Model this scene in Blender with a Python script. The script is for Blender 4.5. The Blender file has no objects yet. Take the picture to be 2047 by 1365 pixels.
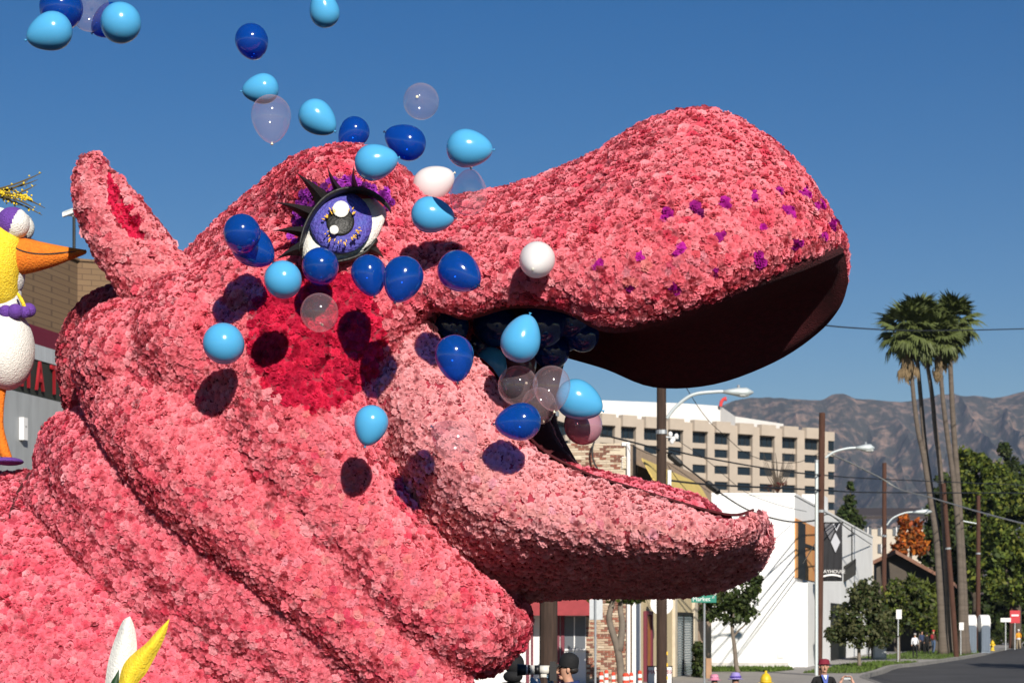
import bpy, bmesh, math, random
import numpy as np
from mathutils import Vector, Matrix, Quaternion
from mathutils.bvhtree import BVHTree

# ------------------------------------------------------------------ camera, light, exposure
SC = bpy.context.scene
C = SC.collection
F, CH, YH, CX = 3980.0, 2.0, 1246.0, 1023.5      # focal length (px), eye height (m), horizon row, centre column

cam_data = bpy.data.cameras.new('camera')
cam = bpy.data.objects.new('camera', cam_data); C.objects.link(cam)
cam.location = (0, 0, CH); cam.rotation_euler = (math.pi / 2, 0, 0)
cam_data.sensor_width = 36.0; cam_data.lens = F / 2047 * 36
cam_data.shift_y = (YH - 682.5) / 2047
cam_data.clip_start = 0.1; cam_data.clip_end = 20000
cam_data.dof.use_dof = True; cam_data.dof.focus_distance = 12.6; cam_data.dof.aperture_fstop = 7.0
SC.camera = cam

SUN_AZ, SUN_EL = math.radians(14), math.radians(27)
TO_SUN = Vector((math.sin(SUN_AZ) * math.cos(SUN_EL), -math.cos(SUN_AZ) * math.cos(SUN_EL), math.sin(SUN_EL)))
world = bpy.data.worlds.new('World'); SC.world = world; world.use_nodes = True
wn = world.node_tree.nodes; wl = world.node_tree.links
sky = wn.new('ShaderNodeTexSky'); sky.sky_type = 'NISHITA'; sky.sun_disc = False
sky.sun_elevation = SUN_EL; sky.sun_rotation = math.pi - SUN_AZ
sky.air_density = 1.0; sky.dust_density = 0.0; sky.ozone_density = 2.2; sky.altitude = 250
wn['Background'].inputs['Strength'].default_value = 0.052
hs_ = wn.new('ShaderNodeHueSaturation'); hs_.inputs['Saturation'].default_value = 1.52; hs_.inputs['Value'].default_value = 0.96; hs_.inputs['Hue'].default_value = 0.511
wl.new(sky.outputs[0], hs_.inputs['Color']); wl.new(hs_.outputs[0], wn['Background'].inputs['Color'])
sun_d = bpy.data.lights.new('sun', 'SUN'); sun_d.energy = 5.0; sun_d.angle = math.radians(0.53); sun_d.color = (1.0, 0.93, 0.84)
sun = bpy.data.objects.new('sun', sun_d); C.objects.link(sun)
sun.rotation_euler = TO_SUN.to_track_quat('Z', 'Y').to_euler(); sun.location = (0, 0, 30)
SC.view_settings.view_transform = 'Standard'; SC.view_settings.look = 'None'
SC.view_settings.exposure = 0.4; SC.view_settings.gamma = 1.0; SC.view_settings.use_curve_mapping = False
SC.cycles.max_bounces = 8; SC.cycles.transparent_max_bounces = 24; SC.cycles.volume_bounces = 0
SC.cycles.use_denoising = True
SC.cycles.caustics_reflective = False; SC.cycles.caustics_refractive = False

rng = np.random.default_rng(7); random.seed(7)

def P(px, py, d):
    """A point of the place: column, row and distance measured in the photograph -> metres."""
    return Vector(((px - CX) / F * d, d, CH + (YH - py) / F * d))
def proj(p):
    return CX + p[0] / p[1] * F, YH - (p[2] - CH) / p[1] * F

# ------------------------------------------------------------------ materials
MATS = {}
def mat(name, col, rough=0.7, var=0.0, scale=4.0, bump=0.0, bscale=40.0, metal=0.0, spec=0.4, col2=None, detail=4.0, coat=0.0, stretch=None, trans=0.0):
    if name in MATS: return MATS[name]
    m = bpy.data.materials.new(name); m.use_nodes = True
    nt = m.node_tree; n = nt.nodes; l = nt.links; b = n['Principled BSDF']
    b.inputs['Base Color'].default_value = (*col, 1); b.inputs['Roughness'].default_value = rough
    b.inputs['Metallic'].default_value = metal; b.inputs['Specular IOR Level'].default_value = spec
    b.inputs['Coat Weight'].default_value = coat
    tc = n.new('ShaderNodeTexCoord'); src = tc.outputs['Object']
    if stretch:
        mp = n.new('ShaderNodeMapping'); mp.inputs['Scale'].default_value = stretch; l.new(src, mp.inputs[0]); src = mp.outputs[0]
    if var > 0 or col2:
        t = n.new('ShaderNodeTexNoise'); t.inputs['Scale'].default_value = scale; t.inputs['Detail'].default_value = detail
        t.inputs['Roughness'].default_value = 0.65
        l.new(src, t.inputs['Vector'])
        r = n.new('ShaderNodeMapRange'); r.inputs[1].default_value = 0.3; r.inputs[2].default_value = 0.7
        l.new(t.outputs['Fac'], r.inputs[0])
        mx = n.new('ShaderNodeMix'); mx.data_type = 'RGBA'
        c2 = col2 if col2 else tuple(c * (1 - var) for c in col)
        mx.inputs[6].default_value = (*col, 1); mx.inputs[7].default_value = (*c2, 1)
        l.new(r.outputs[0], mx.inputs[0]); l.new(mx.outputs[2], b.inputs['Base Color'])
    if bump > 0:
        t2 = n.new('ShaderNodeTexNoise'); t2.inputs['Scale'].default_value = bscale; t2.inputs['Detail'].default_value = 3
        l.new(src, t2.inputs['Vector'])
        bp = n.new('ShaderNodeBump'); bp.inputs['Strength'].default_value = bump; bp.inputs['Distance'].default_value = 0.02
        l.new(t2.outputs['Fac'], bp.inputs['Height']); l.new(bp.outputs[0], b.inputs['Normal'])
    MATS[name] = m; return m

def leaf_mat(name, trans=0.25, rough=0.7, attr='tone'):
    """Petals and leaves: colour from a per-vertex attribute of the thing's own colour, thin enough to let light through."""
    if name in MATS: return MATS[name]
    m = bpy.data.materials.new(name); m.use_nodes = True
    nt = m.node_tree; n = nt.nodes; l = nt.links; b = n['Principled BSDF']
    b.inputs['Roughness'].default_value = rough; b.inputs['Specular IOR Level'].default_value = 0.25
    a = n.new('ShaderNodeAttribute'); a.attribute_name = attr
    l.new(a.outputs['Color'], b.inputs['Base Color'])
    tr = n.new('ShaderNodeBsdfTranslucent'); l.new(a.outputs['Color'], tr.inputs['Color'])
    mx = n.new('ShaderNodeMixShader'); mx.inputs[0].default_value = trans
    l.new(b.outputs[0], mx.inputs[1]); l.new(tr.outputs[0], mx.inputs[2]); l.new(mx.outputs[0], n['Material Output'].inputs[0])
    MATS[name] = m; return m

def balloon_mat(name, col, tcol, through, rough=0.12, rim=0.0, transl=0.0):
    """Latex skin: part glossy coloured rubber, part see-through film (denser at grazing angles)."""
    if name in MATS: return MATS[name]
    m = bpy.data.materials.new(name); m.use_nodes = True
    nt = m.node_tree; n = nt.nodes; l = nt.links; b = n['Principled BSDF']
    b.inputs['Base Color'].default_value = (*col, 1); b.inputs['Roughness'].default_value = rough
    b.inputs['Specular IOR Level'].default_value = 0.5
    base = b.outputs[0]
    if transl > 0:
        tl = n.new('ShaderNodeBsdfTranslucent'); tl.inputs['Color'].default_value = (*col, 1)
        ms = n.new('ShaderNodeMixShader'); ms.inputs[0].default_value = transl
        l.new(base, ms.inputs[1]); l.new(tl.outputs[0], ms.inputs[2]); base = ms.outputs[0]
    if through > 0:
        t = n.new('ShaderNodeBsdfTransparent'); t.inputs['Color'].default_value = (*tcol, 1)
        lw = n.new('ShaderNodeLayerWeight'); lw.inputs['Blend'].default_value = 0.35
        pw = n.new('ShaderNodeMath'); pw.operation = 'POWER'; pw.inputs[1].default_value = 5.0
        lw2 = n.new('ShaderNodeLayerWeight'); lw2.inputs['Blend'].default_value = 0.5; lw.inputs['Blend'].default_value = 0.5
        l.new(lw.outputs['Facing'], pw.inputs[0])
        ma = n.new('ShaderNodeMath'); ma.operation = 'MULTIPLY_ADD'; ma.use_clamp = True
        ma.inputs[1].default_value = rim; ma.inputs[2].default_value = 1 - through
        l.new(pw.outputs[0], ma.inputs[0])
        mx = n.new('ShaderNodeMixShader')
        l.new(ma.outputs[0], mx.inputs[0]); l.new(t.outputs[0], mx.inputs[1]); l.new(base, mx.inputs[2])
        gl = n.new('ShaderNodeBsdfGlossy'); gl.inputs['Roughness'].default_value = rough; gl.inputs['Color'].default_value = (1, 1, 1, 1)
        p5 = n.new('ShaderNodeMath'); p5.operation = 'POWER'; p5.inputs[1].default_value = 4.0; l.new(lw2.outputs['Facing'], p5.inputs[0])
        fr = n.new('ShaderNodeMath'); fr.operation = 'MULTIPLY_ADD'; fr.inputs[1].default_value = 0.25; fr.inputs[2].default_value = 0.04; l.new(p5.outputs[0], fr.inputs[0])
        m2 = n.new('ShaderNodeMixShader'); l.new(fr.outputs[0], m2.inputs[0]); l.new(mx.outputs[0], m2.inputs[1]); l.new(gl.outputs[0], m2.inputs[2])
        base = m2.outputs[0]
    l.new(base, n['Material Output'].inputs[0])
    MATS[name] = m; return m

# ------------------------------------------------------------------ mesh building
class MB:
    def __init__(s): s.v = []; s.f = []; s.m = []
    def add(s, vs, fs, mi=0):
        o = len(s.v); s.v += [tuple(p) for p in vs]
        s.f += [tuple(i + o for i in f) for f in fs]; s.m += [mi] * len(fs); return s
    def box(s, c, h, ax=(1, 0, 0), ay=(0, 1, 0), az=(0, 0, 1), mi=0):
        c = Vector(c); X, Y, Z = Vector(ax) * h[0], Vector(ay) * h[1], Vector(az) * h[2]
        vs = [c + X * a + Y * b + Z * d for d in (-1, 1) for b in (-1, 1) for a in (-1, 1)]
        fs = [(0, 2, 3, 1), (4, 5, 7, 6), (0, 1, 5, 4), (2, 6, 7, 3), (1, 3, 7, 5), (0, 4, 6, 2)]
        return s.add(vs, fs, mi)
    def bb(s, lo, hi, mi=0):
        lo, hi = Vector(lo), Vector(hi); return s.box((lo + hi) / 2, (hi - lo) / 2, mi=mi)
    def prism(s, poly, up, mi=0):
        n = len(poly); up = Vector(up); a = [Vector(p) for p in poly]
        s.add(a + [p + up for p in a], [tuple(range(n - 1, -1, -1)), tuple(range(n, 2 * n))] + [(i, (i + 1) % n, n + (i + 1) % n, n + i) for i in range(n)], mi); return s
    def tube(s, pts, rads, n=10, mi=0, cap=True, depth=None, flat=1.0, round_end=False):
        pts = [Vector(p) for p in pts]
        if not hasattr(rads, '__len__'): rads = [rads] * len(pts)
        rads = list(rads)
        if round_end:
            for end in (0, -1):
                p, r = pts[end], rads[end]
                t = (p - pts[1 if end == 0 else -2]).normalized()
                ex = [(p + t * r * math.sin(a), r * math.cos(a)) for a in (0.5, 0.95, 1.3, 1.5)]
                if end == 0: pts = [e[0] for e in ex[::-1]] + pts; rads = [e[1] for e in ex[::-1]] + rads
                else: pts += [e[0] for e in ex]; rads += [e[1] for e in ex]
        ref = Vector(depth) if depth else None
        rings = []; prev = None
        for i, p in enumerate(pts):
            t = (pts[min(i + 1, len(pts) - 1)] - pts[max(i - 1, 0)]).normalized()
            r0 = ref or prev or (Vector((0, 0, 1)) if abs(t.z) < 0.9 else Vector((1, 0, 0)))
            u = r0 - t * r0.dot(t)
            if u.length < 1e-5: u = t.orthogonal()
            u.normalize(); w = t.cross(u); prev = u
            rings.append([p + (u * math.cos(2 * math.pi * k / n) * flat + w * math.sin(2 * math.pi * k / n)) * rads[i] for k in range(n)])
        vs = [q for r in rings for q in r]; fs = []
        for i in range(len(rings) - 1):
            for k in range(n):
                a, b = i * n + k, i * n + (k + 1) % n
                fs.append((a, b, b + n, a + n))
        if cap: fs += [tuple(range(n - 1, -1, -1)), tuple(range((len(rings) - 1) * n, len(rings) * n))]
        return s.add(vs, fs, mi)
    def ell(s, c, r, n=16, k=10, mi=0, rot=None, zmin=None):
        c = Vector(c); vs = []; fs = []
        for i in range(k + 1):
            th = math.pi * i / k
            for j in range(n):
                ph = 2 * math.pi * j / n
                q = Vector((r[0] * math.sin(th) * math.cos(ph), r[1] * math.sin(th) * math.sin(ph), r[2] * math.cos(th)))
                if rot: q = rot @ q
                q = c + q
                if zmin is not None and q.z < zmin: q.z = zmin
                vs.append(q)
        for i in range(k):
            for j in range(n):
                a, b = i * n + j, i * n + (j + 1) % n
                fs.append((a, a + n, b + n, b))
        return s.add(vs, fs, mi)
    def lathe(s, prof, c=(0, 0, 0), n=16, mi=0, rot=None):
        vs = []; fs = []; c = Vector(c)
        for (r, z) in prof:
            for j in range(n):
                q = Vector((r * math.cos(2 * math.pi * j / n), r * math.sin(2 * math.pi * j / n), z))
                vs.append(c + (rot @ q if rot else q))
        for i in range(len(prof) - 1):
            for j in range(n):
                a, b = i * n + j, i * n + (j + 1) % n
                fs.append((a, b, b + n, a + n))
        return s.add(vs, fs, mi)

def catmull(pts, k):
    """Smooth curve through the points, k steps per span (arrays of any width)."""
    a = np.array([list(p) for p in pts], float); out = []
    for i in range(len(a) - 1):
        p0, p1, p2, p3 = a[max(i - 1, 0)], a[i], a[i + 1], a[min(i + 2, len(a) - 1)]
        for j in range(k):
            t = j / k
            out.append(0.5 * ((2 * p1) + (-p0 + p2) * t + (2 * p0 - 5 * p1 + 4 * p2 - p3) * t * t + (-p0 + 3 * p1 - 3 * p2 + p3) * t ** 3))
    out.append(a[-1]); return np.array(out)

ORIG = {}
def world_origin(o): return ORIG.get(o.name, Vector((0, 0, 0)))
def mesh_from(name, v, f, mats, mi=None, smooth=False):
    me = bpy.data.meshes.new(name); me.from_pydata([tuple(p) for p in v], [], f)
    for m in mats: me.materials.append(m)
    if mi is not None and len(mats) > 1: me.polygons.foreach_set('material_index', mi)
    if smooth: me.polygons.foreach_set('use_smooth', [True] * len(me.polygons))
    me.validate(); me.update(); return me
def mk(name, mb, mats, parent=None, smooth=False, origin=None, label=None):
    if not isinstance(mats, (list, tuple)): mats = [mats]
    org = world_origin(parent) if parent else Vector(origin or (0, 0, 0))
    me = mesh_from(name, [Vector(p) - org for p in mb.v], mb.f, mats, mb.m, smooth)
    o = bpy.data.objects.new(name, me); C.objects.link(o)
    if parent: o.parent = parent
    else: o.location = org
    ORIG[o.name] = org
    if label: o['label'] = label
    return o
def tag(o, label=None, cat=None, group=None, kind=None):
    if label: o['label'] = label
    if cat: o['category'] = cat
    if group: o['group'] = group
    if kind: o['kind'] = kind
    return o
def thing(name, label, cat, loc=(0, 0, 0), group=None):
    o = bpy.data.objects.new(name, None); C.objects.link(o); o.location = loc; o.empty_display_size = 0.2
    ORIG[o.name] = Vector(loc); return tag(o, label, cat, group)
def inst(src_mesh, name, parent, M, label=None):
    o = bpy.data.objects.new(name, src_mesh); C.objects.link(o); o.parent = parent
    o.matrix_basis = Matrix.Translation(-world_origin(parent)) @ M; ORIG[o.name] = world_origin(parent)
    return o
def dup(root, loc, rotz=0.0, label=None, group=None, scale=1.0):
    r = root.copy(); C.objects.link(r); r.location = loc; r.rotation_euler = (0, 0, rotz); r.scale = (scale,) * 3
    if label: r['label'] = label
    if group: r['group'] = group
    for ch in root.children:
        c = ch.copy(); C.objects.link(c); c.parent = r
        for g in ch.children:
            d = g.copy(); C.objects.link(d); d.parent = c
    return r
def np_mesh(name, V, T, col, mat_, smooth=False):
    """Fast triangle mesh with a colour attribute named tone."""
    me = bpy.data.meshes.new(name)
    me.vertices.add(len(V)); me.vertices.foreach_set('co', np.asarray(V, np.float32).ravel())
    T = np.asarray(T, np.int32)
    me.loops.add(T.size); me.loops.foreach_set('vertex_index', T.ravel())
    me.polygons.add(len(T)); me.polygons.foreach_set('loop_start', np.arange(len(T), dtype=np.int32) * T.shape[1])
    me.update(calc_edges=True)
    a = me.attributes.new('tone', 'FLOAT_COLOR', 'POINT')
    a.data.foreach_set('color', np.concatenate([col, np.ones((len(col), 1))], 1).astype(np.float32).ravel())
    me.materials.append(mat_)
    if smooth: me.polygons.foreach_set('use_smooth', [True] * len(me.polygons))
    me.validate(); return me
def text_obj(name, body, size, extrude, M, m, parent):
    cu = bpy.data.curves.new(name, 'FONT'); cu.body = body; cu.size = size; cu.extrude = extrude
    cu.align_x = 'CENTER'; cu.align_y = 'CENTER'; cu.resolution_u = 3
    t = bpy.data.objects.new('text_source', cu); C.objects.link(t)
    me = bpy.data.meshes.new_from_object(t.evaluated_get(bpy.context.evaluated_depsgraph_get()))
    bpy.data.objects.remove(t); bpy.data.curves.remove(cu)
    me.name = name; me.materials.clear(); me.materials.append(m)
    return inst(me, name, parent, M)
def evaluated(mb, mods):
    me = mesh_from('temporary', mb.v, mb.f, [])
    o = bpy.data.objects.new('temporary', me); C.objects.link(o)
    for ty, kw in mods:
        md = o.modifiers.new(ty, ty)
        for k, v in kw.items(): setattr(md, k, v)
    r = bpy.data.meshes.new_from_object(o.evaluated_get(bpy.context.evaluated_depsgraph_get()))
    bpy.data.objects.remove(o); bpy.data.meshes.remove(me); return r
def frame(o, x, z):
    """Matrix with origin o, local X along x, local Z along z."""
    x = Vector(x).normalized(); z = Vector(z).normalized(); y = z.cross(x).normalized(); z = x.cross(y)
    M = Matrix((x, y, z)).transposed().to_4x4(); M.translation = Vector(o); return M
# ------------------------------------------------------------------ ground sheets needed early: none; first the big float
LAT = Vector((0.24, 0.955, -0.13)).normalized()      # across the animal's head, near side to far side

def loft(mb, stations, k=5, ks=5):
    """Closed sections (same number of control points) joined into one closed skin."""
    rows = []
    for s in stations:
        n = len(s); ring = catmull([s[-1]] + list(s) + [s[0], s[1]], ks)[ks:ks * (n + 1)]
        rows.append(ring)
    rows = np.array(rows); m = rows.shape[1]
    dense = np.array(catmull(rows.reshape(len(rows), -1), k)).reshape(-1, m, 3)
    vs = [tuple(p) for r in dense for p in r]; fs = []
    for i in range(len(dense) - 1):
        for j in range(m):
            a, b = i * m + j, i * m + (j + 1) % m
            fs.append((a, a + m, b + m, b))
    c0, c1 = dense[0].mean(0), dense[-1].mean(0)
    vs += [tuple(c0), tuple(c1)]; e = (len(dense) - 1) * m
    for j in range(m):
        fs.append((len(vs) - 2, j, (j + 1) % m)); fs.append((len(vs) - 1, e + (j + 1) % m, e + j))
    mb.add(vs, fs); return dense

def mirror(p, top): return p + LAT * (2 * (top - p).dot(LAT))

# head and upper jaw: lip, side, upper side, ridge (near side), far lip
HS = [((330, 760, 13.5), (320, 690, 13.25), (330, 610, 13.4), (350, 540, 13.8), None),
      ((420, 820, 13.1), (410, 690, 12.95), (400, 560, 13.2), (405, 476, 13.75), None),
      ((520, 850, 12.9), (520, 690, 12.72), (505, 500, 12.95), (500, 392, 13.65), None),
      ((620, 850, 12.8), (620, 690, 12.62), (605, 450, 12.82), (600, 312, 13.5), None),
      ((720, 820, 12.8), (715, 650, 12.6), (715, 430, 12.72), (715, 291, 13.4), None),
      ((800, 720, 12.85), (800, 600, 12.62), (800, 450, 12.8), (798, 330, 13.5), None),
      ((855, 620, 12.75), (860, 560, 12.58), (865, 480, 12.85), (872, 394, 13.5), (1060, 690, 14.15)),
      ((925, 630, 12.62), (930, 560, 12.5), (950, 460, 12.8), (985, 386, 13.45), (1100, 705, 14.15)),
      ((1020, 605, 12.55), (1030, 530, 12.42), (1050, 435, 12.7), (1075, 361, 13.35), (1140, 716, 14.15)),
      ((1120, 612, 12.5), (1130, 520, 12.34), (1155, 405, 12.6), (1180, 318, 13.25), (1215, 738, 14.1)),
      ((1210, 650, 12.4), (1225, 520, 12.22), (1260, 362, 12.5), (1275, 256, 13.1), (1310, 772, 14.0)),
      ((1320, 634, 12.32), (1335, 500, 12.14), (1370, 322, 12.45), (1395, 217, 13.0), (1430, 766, 13.9)),
      ((1450, 590, 12.3), (1460, 480, 12.15), (1480, 342, 12.4), (1490, 247, 12.9), (1550, 722, 13.75)),
      ((1560, 543, 12.35), (1570, 450, 12.25), (1580, 362, 12.45), (1585, 320, 12.85), (1635, 662, 13.55)),
      ((1640, 510, 12.5), (1643, 460, 12.45), (1645, 427, 12.6), (1648, 408, 12.85), (1680, 606, 13.3)),
      ((1686, 490, 12.75), (1688, 487, 12.75), (1690, 484, 12.8), (1691, 481, 12.95), (1696, 556, 13.1))]
stations = []; lips = []
for i, (l, b, u, r, f) in enumerate(HS):
    l, b, u, r = P(*l), P(*b), P(*u), P(*r)
    far = P(*f) if f else mirror(l, r)
    lips.append((l, far))
    up = min(0.30, 0.22 * (r - l).length)
    mid = (l + far) / 2 + Vector((0, 0, up if i > 5 else -0.1))
    ml, mf = l.lerp(mid, 0.55), far.lerp(mid, 0.55)
    if i > 5:
        ml += Vector((0, 0, up * 0.35)); mf += Vector((0, 0, up * 0.35))
    stations.append([l, b, u, r, mirror(u, r), mirror(b, r).lerp(far, 0.3) if f else mirror(b, r), far, mf, mid, ml])
head_mb = MB(); head_rings = loft(head_mb, stations)

def pxtube(mb, pts, n=28, k=6, round_end=True, flat=1.0):
    """pts: column, row, distance of the axis, radius in px at that distance."""
    q = catmull([list(P(x, y, d)) + [r * d / F] for x, y, d, r in pts], k)
    return mb.tube([p[:3] for p in q], [p[3] for p in q], n=n, depth=(0, 1, 0), flat=flat, round_end=round_end)
def pxell(mb, x, y, d, rx, ry, rd, rot=0.0, n=28, k=18):
    s = d / F
    return mb.ell(P(x, y, d), (rx * s, rd, ry * s), n, k, rot=Matrix.Rotation(math.radians(rot), 3, 'Y'))

# bulges fused with the head: brow over the eye, nostril hump, cheek, jowls
pxell(head_mb, 690, 410, 13.15, 128, 105, 0.52)
pxell(head_mb, 600, 760, 13.25, 182, 190, 0.68)
pxell(head_mb, 420, 700, 13.3, 170, 165, 0.60)
pxell(head_mb, 430, 860, 13.2, 110, 130, 0.46, rot=35)
pxell(head_mb, 268, 722, 13.55, 118, 120, 0.62)
pxtube(head_mb, [(560, 640, 13.15, 195), (610, 850, 13.0, 182), (700, 1020, 12.90, 120), (835, 1165, 12.80, 96), (945, 1248, 12.80, 92)], flat=0.74)
pxtube(head_mb, [(245, 750, 13.4, 96), (300, 830, 13.1, 112), (400, 950, 12.94, 116), (555, 1095, 12.88, 96), (755, 1285, 12.87, 78), (880, 1380, 12.87, 70)], flat=.7)
head_me = evaluated(head_mb, [('REMESH', dict(mode='VOXEL', voxel_size=0.04, use_smooth_shade=True)), ('SMOOTH', dict(factor=0.6, iterations=9))])

jaw_mb = MB()
JS = [((765, 630, 13.15), (700, 740, 12.98), (690, 880, 12.98), (700, 1000, 13.4), (850, 740, 13.9)),
      ((838, 592, 12.95), (800, 700, 12.74), (782, 850, 12.74), (790, 1010, 13.2), (930, 740, 13.9)),
      ((882, 674, 12.85), (850, 800, 12.62), (840, 960, 12.72), (860, 1100, 13.3), (1010, 770, 13.95)),
      ((985, 742, 12.8), (940, 860, 12.54), (900, 1010, 12.64), (925, 1165, 13.3), (1082, 812, 13.9)),
      ((1062, 884, 12.75), (1020, 965, 12.49), (985, 1070, 12.62), (1010, 1196, 13.5), (1118, 890, 13.8)),
      ((1160, 947, 12.65), (1140, 1010, 12.42), (1118, 1092, 12.55), (1110, 1183, 13.5), (1190, 962, 13.75)),
      ((1270, 983, 12.5), (1262, 1034, 12.32), (1252, 1104, 12.46), (1240, 1168, 13.4), None),
      ((1380, 1017, 12.4), (1376, 1058, 12.24), (1370, 1112, 12.4), (1356, 1140, 13.1), None),
      ((1462, 1036, 12.36), (1462, 1064, 12.27), (1458, 1096, 12.44), (1446, 1112, 12.95), None),
      ((1506, 1026, 12.45), (1516, 1045, 12.42), (1513, 1070, 12.52), (1500, 1082, 12.78), None),
      ((1524, 1018, 12.72), (1531, 1036, 12.72), (1530, 1050, 12.76), (1524, 1058, 12.88), None)]
st = []
for i, (l, b, u, kk, f) in enumerate(JS):
    l, b, u, kk = P(*l), P(*b), P(*u), P(*kk)
    far = P(*f) if f else mirror(l, kk)
    mid = (l + far) / 2 - Vector((0, 0, {3: .2, 4: .2, 5: .2, 6: .18, 7: .10, 8: .05}.get(i, .02)))
    if i < 5: mid += Vector((-0.28, 0, -0.05))
    st.append([l, b, u, kk, mirror(u, kk), mirror(b, kk), far, far.lerp(mid, 0.5) - Vector((0, 0, 0.06)), mid, l.lerp(mid, 0.5) - Vector((0, 0, 0.06))])
jaw_rings = loft(jaw_mb, st)

tongue_mb = MB()
pxtube(tongue_mb, [(1090, 945, 13.2, 30), (1160, 976, 13.15, 38), (1290, 1008, 13.0, 42), (1380, 1034, 12.9, 42), (1418, 1056, 12.85, 34)], flat=1.5)
fold_mb = MB()                                          # second neck fold
pxtube(fold_mb, [(190, 905, 14.5, 92), (150, 895, 13.9, 92), (190, 940, 13.35, 100), (300, 1056, 13.2, 110), (455, 1188, 13.12, 106), (615, 1303, 13.1, 98), (780, 1408, 13.1, 90)], flat=.68)
pxtube(fold_mb, [(215, 880, 13.3, 55), (280, 945, 13.12, 60), (376, 1050, 13.02, 62), (513, 1160, 12.98, 60), (650, 1265, 12.96, 58), (760, 1350, 12.96, 55)], flat=.7)
pxtube(fold_mb, [(100, 985, 13.5, 55), (180, 1068, 13.25, 60), (290, 1182, 13.16, 62), (420, 1275, 13.13, 62), (560, 1365, 13.1, 60), (680, 1430, 13.1, 55)], flat=.7)
back_mb = MB()                                          # fold behind the head, mostly in shade
pxtube(back_mb, [(300, 610, 14.1, 50), (230, 640, 14.2, 66), (190, 700, 14.3, 70), (200, 800, 14.3, 70)])
lobe_mb = MB()
pxtube(lobe_mb, [(850, 1110, 13.7, 60), (930, 1180, 13.55, 62), (1004, 1240, 13.4, 58), (965, 1300, 13.45, 52)])
body_mb = MB()
body_mb.ell(P(130, 1478, 14.3), (2.5, 1.50, 1.93), 44, 30, zmin=0.25)
pxell(body_mb, 560, 1540, 13.95, 440, 300, 1.08)
for i, v in enumerate(body_mb.v):
    if v[2] < 0.25: body_mb.v[i] = (v[0], v[1], 0.25)
ear_mb = MB()
pxtube(ear_mb, [(330, 590, 13.35, 84), (300, 545, 13.35, 72), (248, 470, 13.3, 69), (206, 400, 13.3, 57), (189, 357, 13.3, 42), (187, 340, 13.3, 31)], flat=0.62, n=48, k=10)

for i, v in enumerate(ear_mb.v):                         # the hollow of the ear
    x_, y_ = proj(v)
    if v[1] < 13.3:
        e_ = min(math.hypot(x_ - a, y_ - b) for a, b in catmull([(217, 352), (228, 385), (243, 425), (258, 455), (276, 472)], 4))
        ear_mb.v[i] = (v[0], v[1] + 0.075 * math.exp(-(e_ / 17) ** 2), v[2])
mat_core = mat('float_skin_pink', (0.36, 0.03, 0.055), 0.9, var=0.5, scale=14)
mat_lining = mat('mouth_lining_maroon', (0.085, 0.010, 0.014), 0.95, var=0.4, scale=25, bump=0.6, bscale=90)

def fused(mb, vs=.03, it=3):
    me = evaluated(mb, [('REMESH', dict(mode='VOXEL', voxel_size=vs, use_smooth_shade=True)), ('SMOOTH', dict(factor=0.5, iterations=it))])
    out = MB(); out.v = [tuple(v.co) for v in me.vertices]; out.f = [tuple(p.vertices) for p in me.polygons]; out.m = [0] * len(out.f)
    bpy.data.meshes.remove(me); return out
jaw_mb = fused(jaw_mb); fold_mb = fused(fold_mb, .035, 6); body_mb = fused(body_mb, .05, 3)
hippo = thing('hippo_float', 'huge pink hippo parade float covered in carnations with its mouth wide open', 'parade float', (-1.5, 13.6, 0))
def solid(name, mb):
    o = mk(name, mb, mat_core, hippo, smooth=True)
    bm = bmesh.new(); bm.from_mesh(o.data); bmesh.ops.recalc_face_normals(bm, faces=bm.faces); bm.to_mesh(o.data); bm.free()
    return o
head = bpy.data.objects.new('head', head_me); C.objects.link(head); head.parent = hippo
head_me.name = 'head'; head_me.transform(Matrix.Translation(-world_origin(hippo))); head_me.materials.append(mat_core); ORIG['head'] = world_origin(hippo)
jaw = solid('lower_jaw', jaw_mb); tongue = solid('tongue', tongue_mb); fold = solid('neck_fold', fold_mb)
backfold = solid('neck_fold', back_mb); lobe = solid('jowl', lobe_mb); body = solid('body', body_mb); ear = solid('ear', ear_mb)
SOLIDS = [head, jaw, tongue, fold, backfold, lobe, body, ear]

def tris_world(o):
    me = o.data; me.calc_loop_triangles()
    V = np.empty(len(me.vertices) * 3, np.float32); me.vertices.foreach_get('co', V); V = V.reshape(-1, 3) + np.array(world_origin(o), np.float32)
    T = np.empty(len(me.loop_triangles) * 3, np.int32); me.loop_triangles.foreach_get('vertices', T)
    return V, T.reshape(-1, 3)
def bvh(o):
    V, T = tris_world(o); return BVHTree.FromPolygons([Vector(p) for p in V], [tuple(t) for t in T])
BVH = {o.name: bvh(o) for o in SOLIDS}
EYE = Vector((0, 0, CH))
def first_hit(px, py, names=None):
    """Nearest float surface behind a spot of the picture: point and normal."""
    d = (P(px, py, 10) - EYE).normalized(); best = None
    for n, b in BVH.items():
        if names and n not in names: continue
        h = b.ray_cast(EYE, d)
        if h[0] and (best is None or h[3] < best[2]): best = (h[0], h[1], h[3])
    return best

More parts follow.
